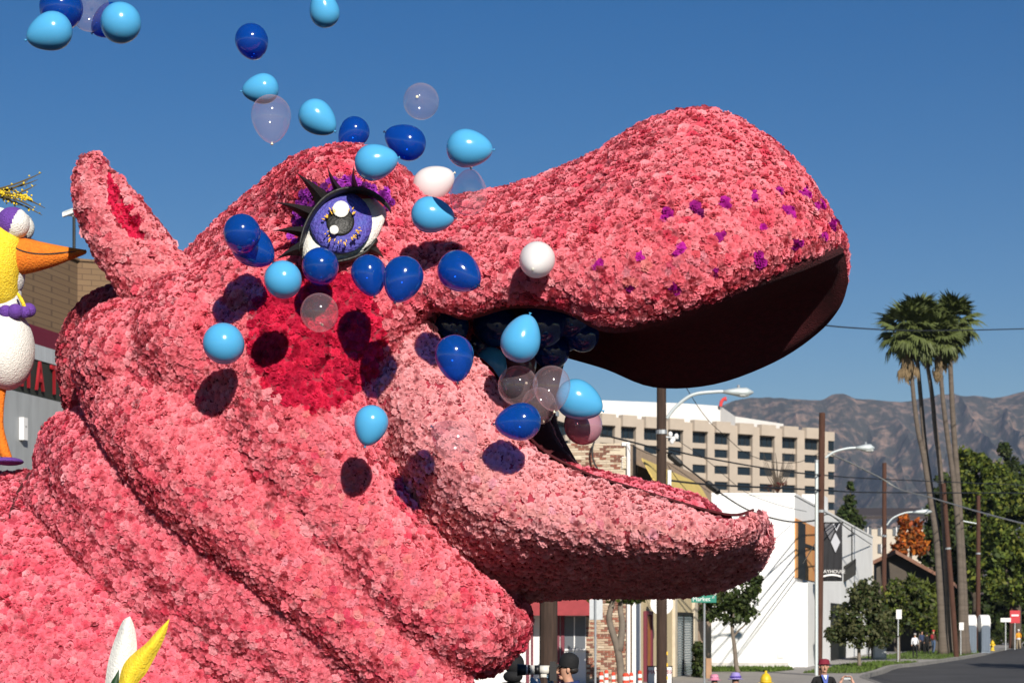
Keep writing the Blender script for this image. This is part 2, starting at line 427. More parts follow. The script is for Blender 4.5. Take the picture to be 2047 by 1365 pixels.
# linings: under the upper jaw, inside the lower jaw, back of the mouth
lin = MB()
k0 = 30                                                  # rings from the mouth corner on
m = head_rings.shape[1]; ksec = 5
seg = list(range(6 * ksec, 10 * ksec + 1))               # far lip .. mid .. near lip
rows = []
for ring in head_rings[k0:]:
    pts = [Vector(ring[j % m]) for j in seg]; n = len(pts)
    rows.append([p + Vector((0, 0, -0.045 if 0 < q < n - 1 else 0.02)) for q, p in enumerate(pts)])
n = len(rows[0])
lin.add([p for r in rows for p in r], [(i * n + j, i * n + j + 1, (i + 1) * n + j + 1, (i + 1) * n + j) for i in range(len(rows) - 1) for j in range(n - 1)])
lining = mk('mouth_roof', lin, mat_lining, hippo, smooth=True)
lin2 = MB(); mj = jaw_rings.shape[1]; rows = []
for ring in jaw_rings[5:41]:
    pts = [Vector(ring[j % mj]) for j in seg]
    rows.append([p + Vector((0, 0, 0.02)) for p in pts])
n = len(rows[0])
lin2.add([p for r in rows for p in r], [(i * n + j, i * n + j + 1, (i + 1) * n + j + 1, (i + 1) * n + j) for i in range(len(rows) - 1) for j in range(n - 1)])
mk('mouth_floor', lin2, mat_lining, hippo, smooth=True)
lin3 = MB()
wall = [[(838, 560, 12.98), (850, 590, 13.4), (900, 610, 14.0), (1000, 640, 14.3), (1130, 705, 14.2)],
        [(838, 600, 12.98), (850, 640, 13.4), (905, 680, 14.0), (1000, 710, 14.3), (1120, 745, 14.2)],
        [(860, 680, 12.98), (880, 720, 13.4), (920, 750, 14.0), (1000, 770, 14.3), (1110, 790, 14.15)],
        [(920, 740, 12.98), (930, 790, 13.4), (960, 820, 14.0), (1030, 830, 14.25), (1106, 832, 14.1)],
        [(980, 830, 12.98), (990, 860, 13.4), (1020, 880, 13.9), (1070, 890, 14.1), (1126, 886, 13.95)],
        [(1030, 900, 12.98), (1050, 930, 13.4), (1080, 950, 13.8), (1110, 950, 13.95), (1156, 938, 13.85)]]
g = catmull(np.array([[c for p in r for c in P(*p)] for r in wall]), 5).reshape(-1, 5, 3)
g = [catmull(r, 5) for r in g]; n = len(g[0])
lin3.add([tuple(p) for r in g for p in r], [(i * n + j, i * n + j + 1, (i + 1) * n + j + 1, (i + 1) * n + j) for i in range(len(g) - 1) for j in range(n - 1)])
mk('body_seam', MB().tube([first_hit(x, y, ('body',))[0] for x, y in catmull([(64, 938), (52, 958), (36, 985), (26, 1010), (20, 1036)], 4) if first_hit(x, y, ('body',))], .012, 6), mat_lining, hippo)
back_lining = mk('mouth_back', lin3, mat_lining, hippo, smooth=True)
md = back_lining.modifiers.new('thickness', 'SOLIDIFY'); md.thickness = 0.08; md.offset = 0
LIN_BVH = [bvh(lining), bvh(bpy.data.objects['mouth_floor'])]

rim = [Vector(r[5 * 0]) for r in jaw_rings[19:-5]]
mk('jaw_rim', MB().tube([p + Vector((0, .005, .022)) for p in rim], [.009] * len(rim), 6), mat_lining, hippo)
# ------------------------------------------------------------------ carnations
def carnation(seed):
    """Four crinkled ribbons of petals standing one inside the other, with pale ragged edges."""
    r = np.random.default_rng(seed); V = []; T = []; E = []
    for n, rad, top, fin, zin in ((9, 1.0, .10, .34, .05), (8, .80, .30, .28, .16), (6, .56, .45, .22, .28), (4, .32, .54, .12, .44)):
        ph = r.uniform(0, 6.28); o = len(V); cx, cy = r.uniform(-.06, .06, 2)
        for i in range(n):
            a = ph + 2 * math.pi * (i + .25) / n; q = rad * fin + r.uniform(-.05, .05)
            V.append((cx + q * math.cos(a), cy + q * math.sin(a), zin + r.uniform(-.04, .04))); E.append(r.uniform(0, .25))
        for i in range(2 * n):
            a = ph + 2 * math.pi * (i / 2 + r.uniform(-.16, .16)) / n; s_ = 1 if i % 2 else -1
            q = rad * (1 + s_ * r.uniform(.03, .20)); z = top + r.uniform(-.12, .12) - s_ * .04
            V.append((cx + q * math.cos(a), cy + q * math.sin(a), z)); E.append(r.uniform(.55, 1.0))
        for i in range(n):
            i1 = (i + 1) % n; q0, q1, q2 = o + n + 2 * i, o + n + 2 * i + 1, o + n + (2 * i + 2) % (2 * n)
            T += [(o + i, q0, q1), (o + i, q1, q2), (o + i, q2, o + i1)]
        if n == 4:
            V.append((cx, cy, .58)); E.append(.5); c_ = len(V) - 1
            T += [(c_, o + n + 2 * i, o + n + (2 * i + 1)) for i in range(n)]
    V = np.array(V); V[:, 2] *= 1.3
    return V, np.array(T), np.array(E)
VAR = [carnation(s) for s in range(12)]
petal_mat = leaf_mat('carnation_petals', 0.36, 0.75)

def poly_in(px, py, poly):
    c = np.zeros(len(px), bool); n = len(poly)
    for i in range(n):
        x0, y0 = poly[i]; x1, y1 = poly[(i + 1) % n]
        k = ((y0 > py) != (y1 > py)) & (px < (x1 - x0) * (py - y0) / (y1 - y0 + 1e-9) + x0); c ^= k
    return c
EYE_POLY = [(600, 520), (603, 476), (614, 448), (632, 416), (658, 394), (690, 382), (726, 383), (752, 394), (770, 410), (776, 428), (764, 456), (751, 482), (744, 492), (764, 514), (720, 508), (700, 518), (660, 524), (625, 522)]
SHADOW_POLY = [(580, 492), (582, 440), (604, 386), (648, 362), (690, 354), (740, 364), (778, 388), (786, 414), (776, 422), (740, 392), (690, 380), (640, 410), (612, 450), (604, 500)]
EAR_POLY = [(212, 344), (224, 350), (244, 385), (266, 425), (288, 456), (286, 480), (260, 474), (236, 452), (222, 420), (211, 390)]
NOSE_DOTS = [(1563, 382), (1605, 387), (1507, 388), (1449, 410), (1393, 422), (1332, 434), (1582, 422), (1523, 450), (1637, 418), (1443, 468), (1355, 498), (1590, 485), (1282, 512), (1641, 470), (1520, 516), (1432, 547), (1345, 578), (1253, 588), (1198, 528), (1662, 448)]

def vnoise(p, s, seed):
    q = p * s; i = np.floor(q).astype(int); f = q - i; f = f * f * (3 - 2 * f); out = 0
    for dx in (0, 1):
        for dy in (0, 1):
            for dz in (0, 1):
                h = (i[:, 0] + dx) * 374761 + (i[:, 1] + dy) * 668265 + (i[:, 2] + dz) * 2147483 + seed * 9176
                h = (h ^ (h >> 7)) * 1274126 & 0xFFFFFF; h = (h ^ (h >> 11)) * 69069 & 0xFFFFFF
                w = np.where(dx, f[:, 0], 1 - f[:, 0]) * np.where(dy, f[:, 1], 1 - f[:, 1]) * np.where(dz, f[:, 2], 1 - f[:, 2])
                out = out + w * (h / 0xFFFFFF)
    return out

FAR_LIP = np.array(head_rings[28:, 30])
def scatter(o, spacing):
    V, T = tris_world(o)
    a, b, c = V[T[:, 0]], V[T[:, 1]], V[T[:, 2]]
    nn = np.cross(b - a, c - a); ar = np.linalg.norm(nn, axis=1) / 2; nn = nn / (2 * ar[:, None] + 1e-12)
    me = o.data
    N = int(ar.sum() / spacing ** 2 * 15)
    ti = rng.choice(len(T), N, p=ar / ar.sum()); u = rng.random((N, 2)); s = np.sqrt(u[:, :1])
    p = a[ti] * (1 - s) + b[ti] * s * (1 - u[:, 1:]) + c[ti] * s * u[:, 1:]; n = nn[ti]
    view = np.array([0, 0, CH]) - p; view /= np.linalg.norm(view, axis=1)[:, None]
    px = CX + p[:, 0] / p[:, 1] * F; py = YH - (p[:, 2] - CH) / p[:, 1] * F
    fl_ = np.array([np.min(((FAR_LIP - q) ** 2).sum(1)) < .012 for q in p]) if o.name == 'head' else False
    ok = (((n * view).sum(1) > -0.55) | fl_) & (px > -260) & (px < 1800) & (py < 1560)
    p, n = p[ok], n[ok]
    cell = {}; keep = []; r2 = spacing ** 2
    for i, q in enumerate(p):
        k = (int(q[0] // spacing), int(q[1] // spacing), int(q[2] // spacing)); bad = False
        for dx in (-1, 0, 1):
            for dy in (-1, 0, 1):
                for dz in (-1, 0, 1):
                    for j in cell.get((k[0] + dx, k[1] + dy, k[2] + dz), ()):
                        e = p[j] - q
                        if e[0] * e[0] + e[1] * e[1] + e[2] * e[2] < r2: bad = True; break
                    if bad: break
                if bad: break
            if bad: break
        if not bad: keep.append(i); cell.setdefault(k, []).append(i)
    return p[keep], n[keep]

PALE = np.array((0.92, 0.50, 0.53))
def tones(name, p, n):
    px = CX + p[:, 0] / p[:, 1] * F; py = YH - (p[:, 2] - CH) / p[:, 1] * F; k = len(p)
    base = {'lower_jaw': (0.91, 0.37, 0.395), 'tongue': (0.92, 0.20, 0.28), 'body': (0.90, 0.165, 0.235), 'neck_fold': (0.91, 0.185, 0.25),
            'neck_fold.001': (0.55, 0.07, 0.10), 'jowl': (0.66, 0.08, 0.12), 'ear': (0.92, 0.27, 0.31)}.get(name, (0.92, 0.19, 0.245))  # back fold and far jowl: their shade is put in as darker petals
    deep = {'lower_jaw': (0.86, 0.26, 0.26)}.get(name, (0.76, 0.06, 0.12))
    base, deep = np.array(base), np.array(deep)
    patch = vnoise(p, 6.0, 3) * 0.5 + vnoise(p, 14.0, 5) * 0.5
    t = np.clip((patch - 0.50) * 3.0 + rng.normal(0, 0.32, k), 0, 1) ** 1.2
    t *= 0.6 if name == 'lower_jaw' else 1.0
    if name == 'head':
        brow = np.exp(-(((px - 640) / 150) ** 2 + ((py - 350) / 90) ** 2)); t = np.clip(t + brow * 0.45, 0, 1)
    col = base * (1 - t[:, None]) + deep * t[:, None]
    pale = np.clip(rng.normal(0.06, 0.2, k), 0, 0.55); col = col * (1 - pale[:, None]) + PALE * pale[:, None]
    plain = np.ones(k, bool)
    def paint(mk_, c, v=0.12):
        col[mk_] = np.array(c) * (1 + rng.normal(0, v, (mk_.sum(), 1))); plain[mk_] = False
    if name == 'head':
        paint((((px - 632) / 137) ** 2 + ((py - 676) / 146) ** 2 < 1) & (n[:, 1] < 0.2), (0.64, 0.002, 0.055), 0.18)
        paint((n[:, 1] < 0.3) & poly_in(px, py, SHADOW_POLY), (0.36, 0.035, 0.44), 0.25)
        for x, y in NOSE_DOTS:
            d2 = (px - x) ** 2 + (py - y) ** 2 + (n[:, 1] > 0.3) * 1e6; m_ = np.zeros(k, bool)
            m_[np.argmin(d2)] = True; m_ |= d2 < 10.5 ** 2; paint(m_, (0.46, 0.006, 0.30), 0.15)
    if name == 'ear': paint((n[:, 1] < 0.2) & poly_in(px, py, EAR_POLY), (0.72, 0.004, 0.075), 0.15)
    return np.clip(col, 0.002, 0.95), plain

NEAR_LIP = np.array(head_rings[28:, 0]); FAR_LIP = np.array(head_rings[28:, 30]); NEAR_LIP = np.concatenate([NEAR_LIP, FAR_LIP])
flowers = []                                             # part, p, n, scale, tone, plain
for o in SOLIDS:
    p, n = scatter(o, 0.036)
    keep = np.ones(len(p), bool)
    px = CX + p[:, 0] / p[:, 1] * F; py = YH - (p[:, 2] - CH) / p[:, 1] * F
    for i in range(len(p)):
        q = Vector(p[i])
        for nm, b in BVH.items():
            if nm == o.name: continue
            if b.find_nearest(q, 0.02)[0]: continue
            hits = 0; w = q.copy(); dr = Vector((0.03, -0.99, -0.07)).normalized()
            while hits < 9:
                h = b.ray_cast(w, dr)
                if not h[0]: break
                hits += 1; w = h[0] + dr * 1e-4
            if hits % 2: keep[i] = False; break
        if keep[i] and o.name in ('head', 'lower_jaw'):
            h = LIN_BVH[0 if o.name == 'head' else 1].find_nearest(q, 0.3)
            if o.name == 'head' and np.min(((NEAR_LIP - p[i]) ** 2).sum(1)) < 0.085 ** 2: continue
            if h[0] and h[3] < (0.085 if o.name == 'head' else 0.04) and (n[i][2] < -0.45 if o.name == 'head' else n[i][2] > 0.35 and px[i] < 1495): keep[i] = False
    if o.name == 'body':
        seam = catmull([(66, 930), (52, 958), (36, 985), (26, 1010), (20, 1036)], 6)
        keep &= np.min(np.hypot(px[:, None] - seam[None, :, 0], py[:, None] - seam[None, :, 1]), axis=1) > 6.5
    if o.name == 'head':
        keep &= ~(poly_in(px, py, EYE_POLY) & (n[:, 1] < 0.2))
    p, n = p[keep], n[keep]
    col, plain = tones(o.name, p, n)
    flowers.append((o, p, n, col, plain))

def build_flowers(idx_var, p, n, col, scale):
    """All given flowers as one triangle soup."""
    k = len(p); up = n + rng.normal(0, 0.27, (k, 3)); up /= np.linalg.norm(up, axis=1)[:, None]
    h = rng.normal(0, 1, (k, 3)); ax = np.cross(up, h); ax /= np.linalg.norm(ax, axis=1)[:, None]; ay = np.cross(up, ax)
    Vs, Ts, Cs = [], [], []; off = 0
    for v in range(len(VAR)):
        m_ = np.where(idx_var == v)[0]
        if not len(m_): continue
        v0, t0, e0 = VAR[v]; s = scale[m_][:, None, None]
        w = (ax[m_][:, None] * v0[None, :, :1] + ay[m_][:, None] * v0[None, :, 1:2] + up[m_][:, None] * v0[None, :, 2:3]) * s + p[m_][:, None]
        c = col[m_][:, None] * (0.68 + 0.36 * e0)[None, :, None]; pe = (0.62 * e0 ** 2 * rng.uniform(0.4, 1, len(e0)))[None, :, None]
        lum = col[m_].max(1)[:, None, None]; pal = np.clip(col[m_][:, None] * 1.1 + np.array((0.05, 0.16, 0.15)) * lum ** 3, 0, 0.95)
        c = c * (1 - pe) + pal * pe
        nv = len(v0); Vs.append(w.reshape(-1, 3)); Cs.append(c.reshape(-1, 3))
        Ts.append((t0[None] + (off + np.arange(len(m_)) * nv)[:, None, None]).reshape(-1, 3)); off += nv * len(m_)
    return np.concatenate(Vs), np.concatenate(Ts), np.concatenate(Cs)

# the 300 flowers that show largest become parts of their own
cand = []
for fi, (o, p, n, col, plain) in enumerate(flowers):
    view = np.array([0, 0, CH]) - p; dist = np.linalg.norm(view, axis=1); view /= dist[:, None]
    px = CX + p[:, 0] / p[:, 1] * F; py = YH - (p[:, 2] - CH) / p[:, 1] * F
    sc = (n * view).sum(1) / dist
    ins = (px > 5) & (px < 2040) & (py > 5) & (py < 1360) & plain
    for i in np.where(ins)[0]: cand.append((-sc[i], fi, i))
cand.sort(); chosen = {}; taken = 0
for s, fi, i in cand:
    o, p, n, col, plain = flowers[fi]; q = Vector(p[i]) + Vector(n[i]) * 0.06
    d = (EYE - q)
    if any(b.ray_cast(q, d.normalized(), d.length)[0] for b in BVH.values()): continue
    chosen.setdefault(fi, set()).add(int(i)); taken += 1
    if taken >= 300: break
tone_sets = {}
for fi, (o, p, n, col, plain) in enumerate(flowers):
    k = len(p); scale = rng.uniform(0.72, 1.35, k) * 0.0335; var = rng.integers(0, len(VAR), k)
    pick = np.zeros(k, bool); pick[list(chosen.get(fi, ()))] = True
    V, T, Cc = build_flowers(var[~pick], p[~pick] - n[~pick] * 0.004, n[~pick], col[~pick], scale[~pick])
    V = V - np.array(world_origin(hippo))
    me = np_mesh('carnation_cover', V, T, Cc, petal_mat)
    co = bpy.data.objects.new('carnation_cover', me); C.objects.link(co); co.parent = o; co['kind'] = 'stuff'; ORIG[co.name] = world_origin(hippo)
    for i in np.where(pick)[0]:
        tq = tuple((np.round(np.sqrt(col[i]) * 16) / 16) ** 2 + 0.002); key = (int(var[i]) % 4, tq)
        if key not in tone_sets:
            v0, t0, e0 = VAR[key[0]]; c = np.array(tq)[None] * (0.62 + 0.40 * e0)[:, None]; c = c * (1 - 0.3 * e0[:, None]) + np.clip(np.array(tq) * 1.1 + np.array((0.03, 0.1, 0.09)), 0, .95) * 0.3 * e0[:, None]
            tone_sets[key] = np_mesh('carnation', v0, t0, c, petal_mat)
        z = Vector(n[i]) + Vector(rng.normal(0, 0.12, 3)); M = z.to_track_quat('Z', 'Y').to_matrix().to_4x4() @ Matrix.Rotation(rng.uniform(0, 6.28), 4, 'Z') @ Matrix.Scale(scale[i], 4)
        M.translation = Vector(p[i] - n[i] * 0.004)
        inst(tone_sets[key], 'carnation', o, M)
# ------------------------------------------------------------------ the eye
m_black = mat('black_painted_foam', (0.012, 0.012, 0.010), 0.5, bump=0.3, bscale=60)
m_white = mat('white_coconut', (0.80, 0.79, 0.72), 0.95, bump=0.6, bscale=90, var=0.14, scale=45)
m_iris = mat('iris_violet_petals', (0.085, 0.055, 0.33), 0.55, col2=(0.07, 0.09, 0.38), scale=18, bump=0.8, bscale=60)
m_fleck = mat('yellow_petal', (0.75, 0.42, 0.02), 0.7)
BVH['head'] = bvh(head)
def on_head(px, py, out=0.0):
    h = first_hit(px, py, ('head',))
    d = h[0].y if h else 12.8
    return P(px, py, d - out)
d_eye = on_head(688, 452).y
def eye_pt(px, py, out=0.0):                             # plane of the eye, leaning with the brow
    return P(px, py, d_eye - 0.06 + (452 - py) / 300 * 0.30 - (690 - px) / 300 * 0.12 - out)
def dome(poly, bulge, thick=0.12, rings=6):
    mb = MB(); cx = sum(p[0] for p in poly) / len(poly); cy = sum(p[1] for p in poly) / len(poly); n = len(poly)
    vs = []; fs = []
    for i in range(rings + 1):
        s = 1 - i / rings * 0.999
        vs += [eye_pt(cx + (x - cx) * s, cy + (y - cy) * s, bulge * (1 - s * s)) for x, y in poly]
    vs += [eye_pt(x, y, -thick) for x, y in poly]
    for i in range(rings):
        fs += [(i * n + j, i * n + (j + 1) % n, (i + 1) * n + (j + 1) % n, (i + 1) * n + j) for j in range(n)]
    b = (rings + 1) * n
    fs += [(j, b + j, b + (j + 1) % n, (j + 1) % n) for j in range(n)]
    return mb.add(vs, fs)
def disc_poly(x, y, r, n=28, ry=None): return [(x + r * math.cos(2 * math.pi * k / n), y + (ry or r) * math.sin(2 * math.pi * k / n)) for k in range(n)]
ball_poly = [(604, 516), (606, 480), (616, 452), (634, 424), (660, 400), (690, 387), (726, 388), (752, 400), (770, 418), (773, 430), (763, 456), (750, 482), (730, 503), (700, 517), (660, 524), (625, 522)]
eye = mk('eye', dome(ball_poly, 0.10), m_white, hippo, smooth=True)
mk('iris', MB().add(*(lambda b: (b.v, b.f))(dome(disc_poly(684, 449, 62), 0.075))), m_iris, eye, smooth=True)
for o_ in ('iris',):
    for v in bpy.data.objects[o_].data.vertices: v.co.y -= 0.075
pu = mk('pupil', dome(disc_poly(684, 452, 28), 0.02, 0.05), m_black, eye, smooth=True)
for v in pu.data.vertices: v.co.y -= 0.135
for x, y, r in ((686, 429, 16.5), (672.5, 470, 9.2)):
    g_ = mk('eye_glint', dome(disc_poly(x, y, r, 20), 0.012, 0.05), m_white, eye, smooth=True)
    for v in g_.data.vertices: v.co.y -= 0.165
fl = MB()
for k in range(46):
    a = random.uniform(0, 6.283); r0 = random.uniform(29, 38); r1 = r0 + random.uniform(3, 7)
    c, s_ = math.cos(a), math.sin(a); w = 0.9
    o1 = 0.155 - (r0 / 62) ** 2 * 0.045
    q = [(684 + c * r0 - s_ * w, 450 + s_ * r0 + c * w), (684 + c * r0 + s_ * w, 450 + s_ * r0 - c * w), (684 + c * r1 + s_ * .5, 450 + s_ * r1 - c * .5), (684 + c * r1 - s_ * .5, 450 + s_ * r1 + c * .5)]
    fl.prism([eye_pt(x, y, o1 + 0.035) for x, y in q], (0, 0.02, 0))
mk('iris_fleck', fl, m_fleck, eye)
bpy.data.objects['iris_fleck']['kind'] = 'stuff'
lid_path = [(598, 506), (602, 486), (611, 456), (628, 424), (654, 397), (688, 382), (726, 382), (752, 392), (774, 411), (781, 424)]
lp = catmull([list(eye_pt(x, y, 0.10)) for x, y in lid_path], 4)
lw = np.interp(np.linspace(0, 1, len(lp)), [0, .15, .5, .8, 1], [.006, .013, .017, .015, .005])
lid = MB(); lid.tube(lp, lw, 10, depth=(0, 1, 0), flat=5)
lid_o = mk('eyelid', lid, m_black, hippo, smooth=True)
low = [(606, 517), (628, 524), (660, 526.5), (700, 519), (731, 505), (752, 482)]
lp = catmull([list(eye_pt(x, y, 0.02)) for x, y in low], 4)
mk('lower_eyelid', MB().tube(lp, [0.014] * len(lp), 8, depth=(0, 1, 0), flat=3), m_black, hippo, smooth=True)
def lash(tip, b0, b1, out, base_out=0.12):
    mb = MB(); c0 = ((b0[0] + b1[0]) / 2, (b0[1] + b1[1]) / 2); rows = []; n = 10
    for i in range(n):
        t = i / (n - 1); w = (1 - t) ** 1.25 * 0.97 + 0.03
        bow = math.sin(t * math.pi) * 5
        nx, ny = -(tip[1] - c0[1]), tip[0] - c0[0]; L = math.hypot(nx, ny); nx, ny = nx / L, ny / L
        cx, cy = c0[0] + (tip[0] - c0[0]) * t + nx * bow * (1 if tip[0] < 640 else -1) * .6, c0[1] + (tip[1] - c0[1]) * t + ny * bow * (1 if tip[0] < 640 else -1) * .6
        hx, hy = (b1[0] - b0[0]) / 2 * w, (b1[1] - b0[1]) / 2 * w
        o = base_out + (out - base_out) * t; th = 0.05 * w + 0.008
        rows.append([eye_pt(cx - hx, cy - hy, o - th), eye_pt(cx, cy, o + th * .3), eye_pt(cx + hx, cy + hy, o - th), eye_pt(cx, cy, o - th * 2)])
    mb.add([p for r in rows for p in r], [(i * 4 + j, i * 4 + (j + 1) % 4, i * 4 + 4 + (j + 1) % 4, i * 4 + 4 + j) for i in range(n - 1) for j in range(4)] + [(3, 2, 1, 0), (n * 4 - 4, n * 4 - 3, n * 4 - 2, n * 4 - 1)])
    return mk('eyelash', mb, m_black, hippo)
lash((593, 346), (634, 417), (662, 391), 0.34)
lash((654, 332), (671, 389), (691, 383), 0.36)
lash((707, 331), (703, 387), (722, 385), 0.34)
lash((550, 404), (614, 443), (633, 416), 0.30)
lash((545, 462), (603, 477), (611, 452), 0.26)
lash((552, 519), (605, 512), (607, 478), 0.16)
lash((768, 516), (718, 505), (745, 484), 0.06, 0.03)

# ------------------------------------------------------------------ balloons
b_light = balloon_mat('balloon_sky_blue', (0.085, 0.40, 0.70), (0, 0, 0), 0, 0.2, transl=0.15)
b_dark = balloon_mat('balloon_royal_blue', (0.004, 0.075, 0.38), (0.05, 0.24, 0.80), 0.50, 0.11, rim=0.3)
b_clear = balloon_mat('balloon_clear', (0.82, 0.62, 0.66), (0.97, 0.93, 0.94), 0.94, 0.06, rim=0.6)
b_white = balloon_mat('balloon_white', (0.78, 0.76, 0.75), (0, 0, 0), 0, 0.2, transl=0.25)
b_rose = balloon_mat('balloon_pale_pearl', (0.42, 0.22, 0.27), (0.7, 0.4, 0.45), 0.22, 0.1, rim=0.3)
BM = {'light': b_light, 'dark': b_dark, 'clear': b_clear, 'white': b_white, 'rose': b_rose}
m_knot = {'light': mat('knot_sky_blue', (0.05, 0.28, 0.5), 0.4), 'dark': mat('knot_navy', (0.004, 0.012, 0.06), 0.4), 'clear': mat('knot_clear', (0.72, 0.68, 0.5), 0.4), 'white': mat('knot_white', (0.6, 0.6, 0.5), 0.4), 'rose': mat('knot_rose', (0.5, 0.3, 0.32), 0.4)}
BALL = {}
def balloon_mesh(kind):
    if kind in BALL: return BALL[kind]
    prof = []
    for i in range(25):
        t = math.pi * i / 24; z = -math.cos(t)           # -1 = crown, +1 = neck
        r = math.sin(t) ** 0.96; zz = z * (1.0 if z < 0 else 1.44)
        if z > 0: r *= 1 - 0.20 * z ** 1.6
        prof.append((max(r, 0.004), zz))
    a = MB().lathe(prof, n=36); me = mesh_from('balloon_skin', a.v, a.f, [BM[kind]], smooth=True)
    k = MB().lathe([(0.012, 1.40), (0.05, 1.445), (0.03, 1.47), (0.035, 1.48), (0.085, 1.54), (0.06, 1.56), (0.0, 1.55)], n=12)
    me2 = mesh_from('knot', k.v, k.f, [m_knot[kind]], smooth=True)
    BALL[kind] = (me, me2); return BALL[kind]
def sun_place(px, py, sx, sy):
    """Distance of a balloon seen at (px, py) whose shadow falls on the float at (sx, sy)."""
    h = first_hit(sx, sy); q = h[0]
    lo, hi = 0.02, 4.0
    for _ in range(40):
        t = (lo + hi) / 2; w = q + TO_SUN * t
        if proj(w)[1] > py: lo = t
        else: hi = t
    return (q + TO_SUN * lo).y
def balloon(kind, px, py, rpx, kdir, d, label, aspect=1.0):
    """kdir: direction of the knot (right, down, towards the camera)."""
    r = rpx * d / F
    z = Vector((kdir[0], -kdir[2], -kdir[1])).normalized()
    c = P(px, py, d) - z * r * 0.17
    me, me2 = balloon_mesh(kind)
    o = bpy.data.objects.new('balloon', me); C.objects.link(o)
    q = z.to_track_quat('Z', 'Y'); o.matrix_world = Matrix.Translation(c) @ q.to_matrix().to_4x4() @ Matrix.Diagonal((r, r, r * aspect, 1))
    tag(o, label, 'balloon', 'balloons flying out of the hippo float')
    k = bpy.data.objects.new('knot', me2); C.objects.link(k); k.parent = o
    ORIG[o.name] = c
    return o
def B(kind, px, py, rpx, kdir, where, label, aspect=1.0):
    d = sun_place(px, py, *where) if isinstance(where, tuple) else where
    return balloon(kind, px, py, rpx, kdir, d, label, aspect)

B('dark', 122, 20, 43, (-.3, .3, -1), 14.9, 'dark blue balloon behind a sky blue one at the top left corner of the sky')
B('light', 100, 64, 38, (-1, .38, .1), 14.5, 'sky blue balloon with its knot pointing left, leftmost balloon of all')
B('clear', 180, 16, 40, (.2, -.8, .5), 15.1, 'clear balloon between two dark blue balloons in the top left sky', 1.0)
B('dark', 220, 42, 33, (-.8, .55, 0), 15.2, 'dark blue balloon almost hidden behind a sky blue one in the top left sky')
B('light', 240, 48, 40, (-.5, .1, -1), 14.6, 'large sky blue balloon in front of a dark blue one in the top left sky')
B('light', 648, 20, 30, (-.2, -1, .4), 14.8, 'sky blue balloon cut by the top edge, high above the hippo brow')
B('dark', 504, 85, 33, (.1, .5, -1), 13.7, 'lone dark blue balloon high in the sky above the sky blue ones')
B('light', 522, 178, 30, (-1, .15, .1), 15.4, 'sky blue balloon with its knot to the left, touching a clear balloon in the sky')
B('clear', 542, 237, 40, (.05, 1, .15), (500, 430), 'tall clear balloon with its neck down in the sky left of the brow')
B('light', 635, 236, 34, (.75, .6, .1), 15.4, 'sky blue balloon with its knot at lower right, just above the brow')
B('dark', 706, 268, 30, (-.5, .8, 0), 13.9, 'dark blue balloon half hidden behind the top of the hippo brow')
B('dark', 811, 284, 35, (-1, -.45, .1), 14.6, 'dark blue balloon with its knot to the left, in the sky right of the brow')
B('light', 751, 324, 36, (1, -.15, .15), (728, 421), 'sky blue balloon over the brow just right of the eyelashes')
B('light', 937, 297, 38, (1, .08, .1), 11.85, 'sky blue balloon with its knot to the right, alone in the sky above the snout')
B('clear', 841, 202, 36, (-.1, .1, 1), 14.6, 'round clear balloon alone in the sky above the snout')
B('white', 866, 368, 36, (1, -.5, .1), 13.35, 'white balloon overlapping a clear one above the dip behind the snout')
B('clear', 937, 386, 38, (.1, -.9, .5), (905, 500), 'clear balloon half over the sky and half over the pink snout')
B('light', 864, 430, 36, (1, .15, .1), (835, 520), 'sky blue balloon with a sharp shadow across its right half')
B('dark', 484, 470, 37, (-.1, .6, -1), (457, 618), 'dark blue balloon left of the eye, behind another dark blue one', 1.02)
B('dark', 506, 495, 39, (.8, .6, .2), 12.3, 'dark blue balloon left of the eye, in front of another dark blue one')
B('light', 567, 561, 37.5, (.1, .2, -1), (535, 697), 'sky blue balloon below the eyelashes at the left rim of the red cheek')
B('dark', 641, 535, 37, (.0, .3, -1), 12.35, 'round dark blue balloon touching the bottom of the hippo eye')
B('dark', 738, 550, 35, (.25, 1, .2), (710, 668), 'dark blue balloon right of the eye bottom, partly behind its twin')
B('dark', 805, 558, 40, (-.3, 1, .3), (741, 742), 'dark blue balloon at the mouth corner, in front of its twin')
B('dark', 919, 544, 40, (.7, .55, .4), (855, 700), 'dark blue balloon alone against the pink upper lip')
B('white', 1073, 521, 36, (-.2, .6, 1), (1052, 575), 'round white balloon against the pink upper lip with a shadow under it')
B('clear', 639, 627, 38, (.0, .3, -1), (615, 702), 'round clear balloon in front of the red cheek')
B('light', 449, 688, 41, (.2, .1, -1), (430, 790), 'round sky blue balloon at the left of the red cheek')
B('light', 741, 849, 34, (-.25, 1, .1), (710, 955), 'sky blue balloon with its knot down, below the red cheek')
B('dark', 909, 715, 39, (.12, 1, .15), (838, 975), 'dark blue balloon with its neck down at the lower lip')
B('light', 1042, 678, 40, (.35, -1, .1), 12.25, 'sky blue balloon with its knot up in front of the open mouth')
B('clear', 1037, 770, 40, (.3, -.2, -1), 12.5, 'round clear balloon at the lower lip, left of another clear one')
B('clear', 1103, 775, 38, (.1, 1, .2), 12.3, 'clear balloon with its neck down in front of a sky blue one')
B('light', 1157, 800, 40, (1, .45, .1), 12.7, 'sky blue balloon right of two clear balloons, over the far rooftops')
B('rose', 1164, 848, 38, (-.3, -.6, -.8), 13.1, 'dull pinkish pearl balloon hanging in shade under a sky blue one')
B('clear', 1078, 812, 34, (.2, .6, -.8), 12.95, 'clear balloon almost hidden behind two clear balloons at the lower lip')
B('dark', 1037, 843, 38, (-1, .1, .1), (1005, 915), 'dark blue balloon with its knot to the left, on the edge of the lower jaw')
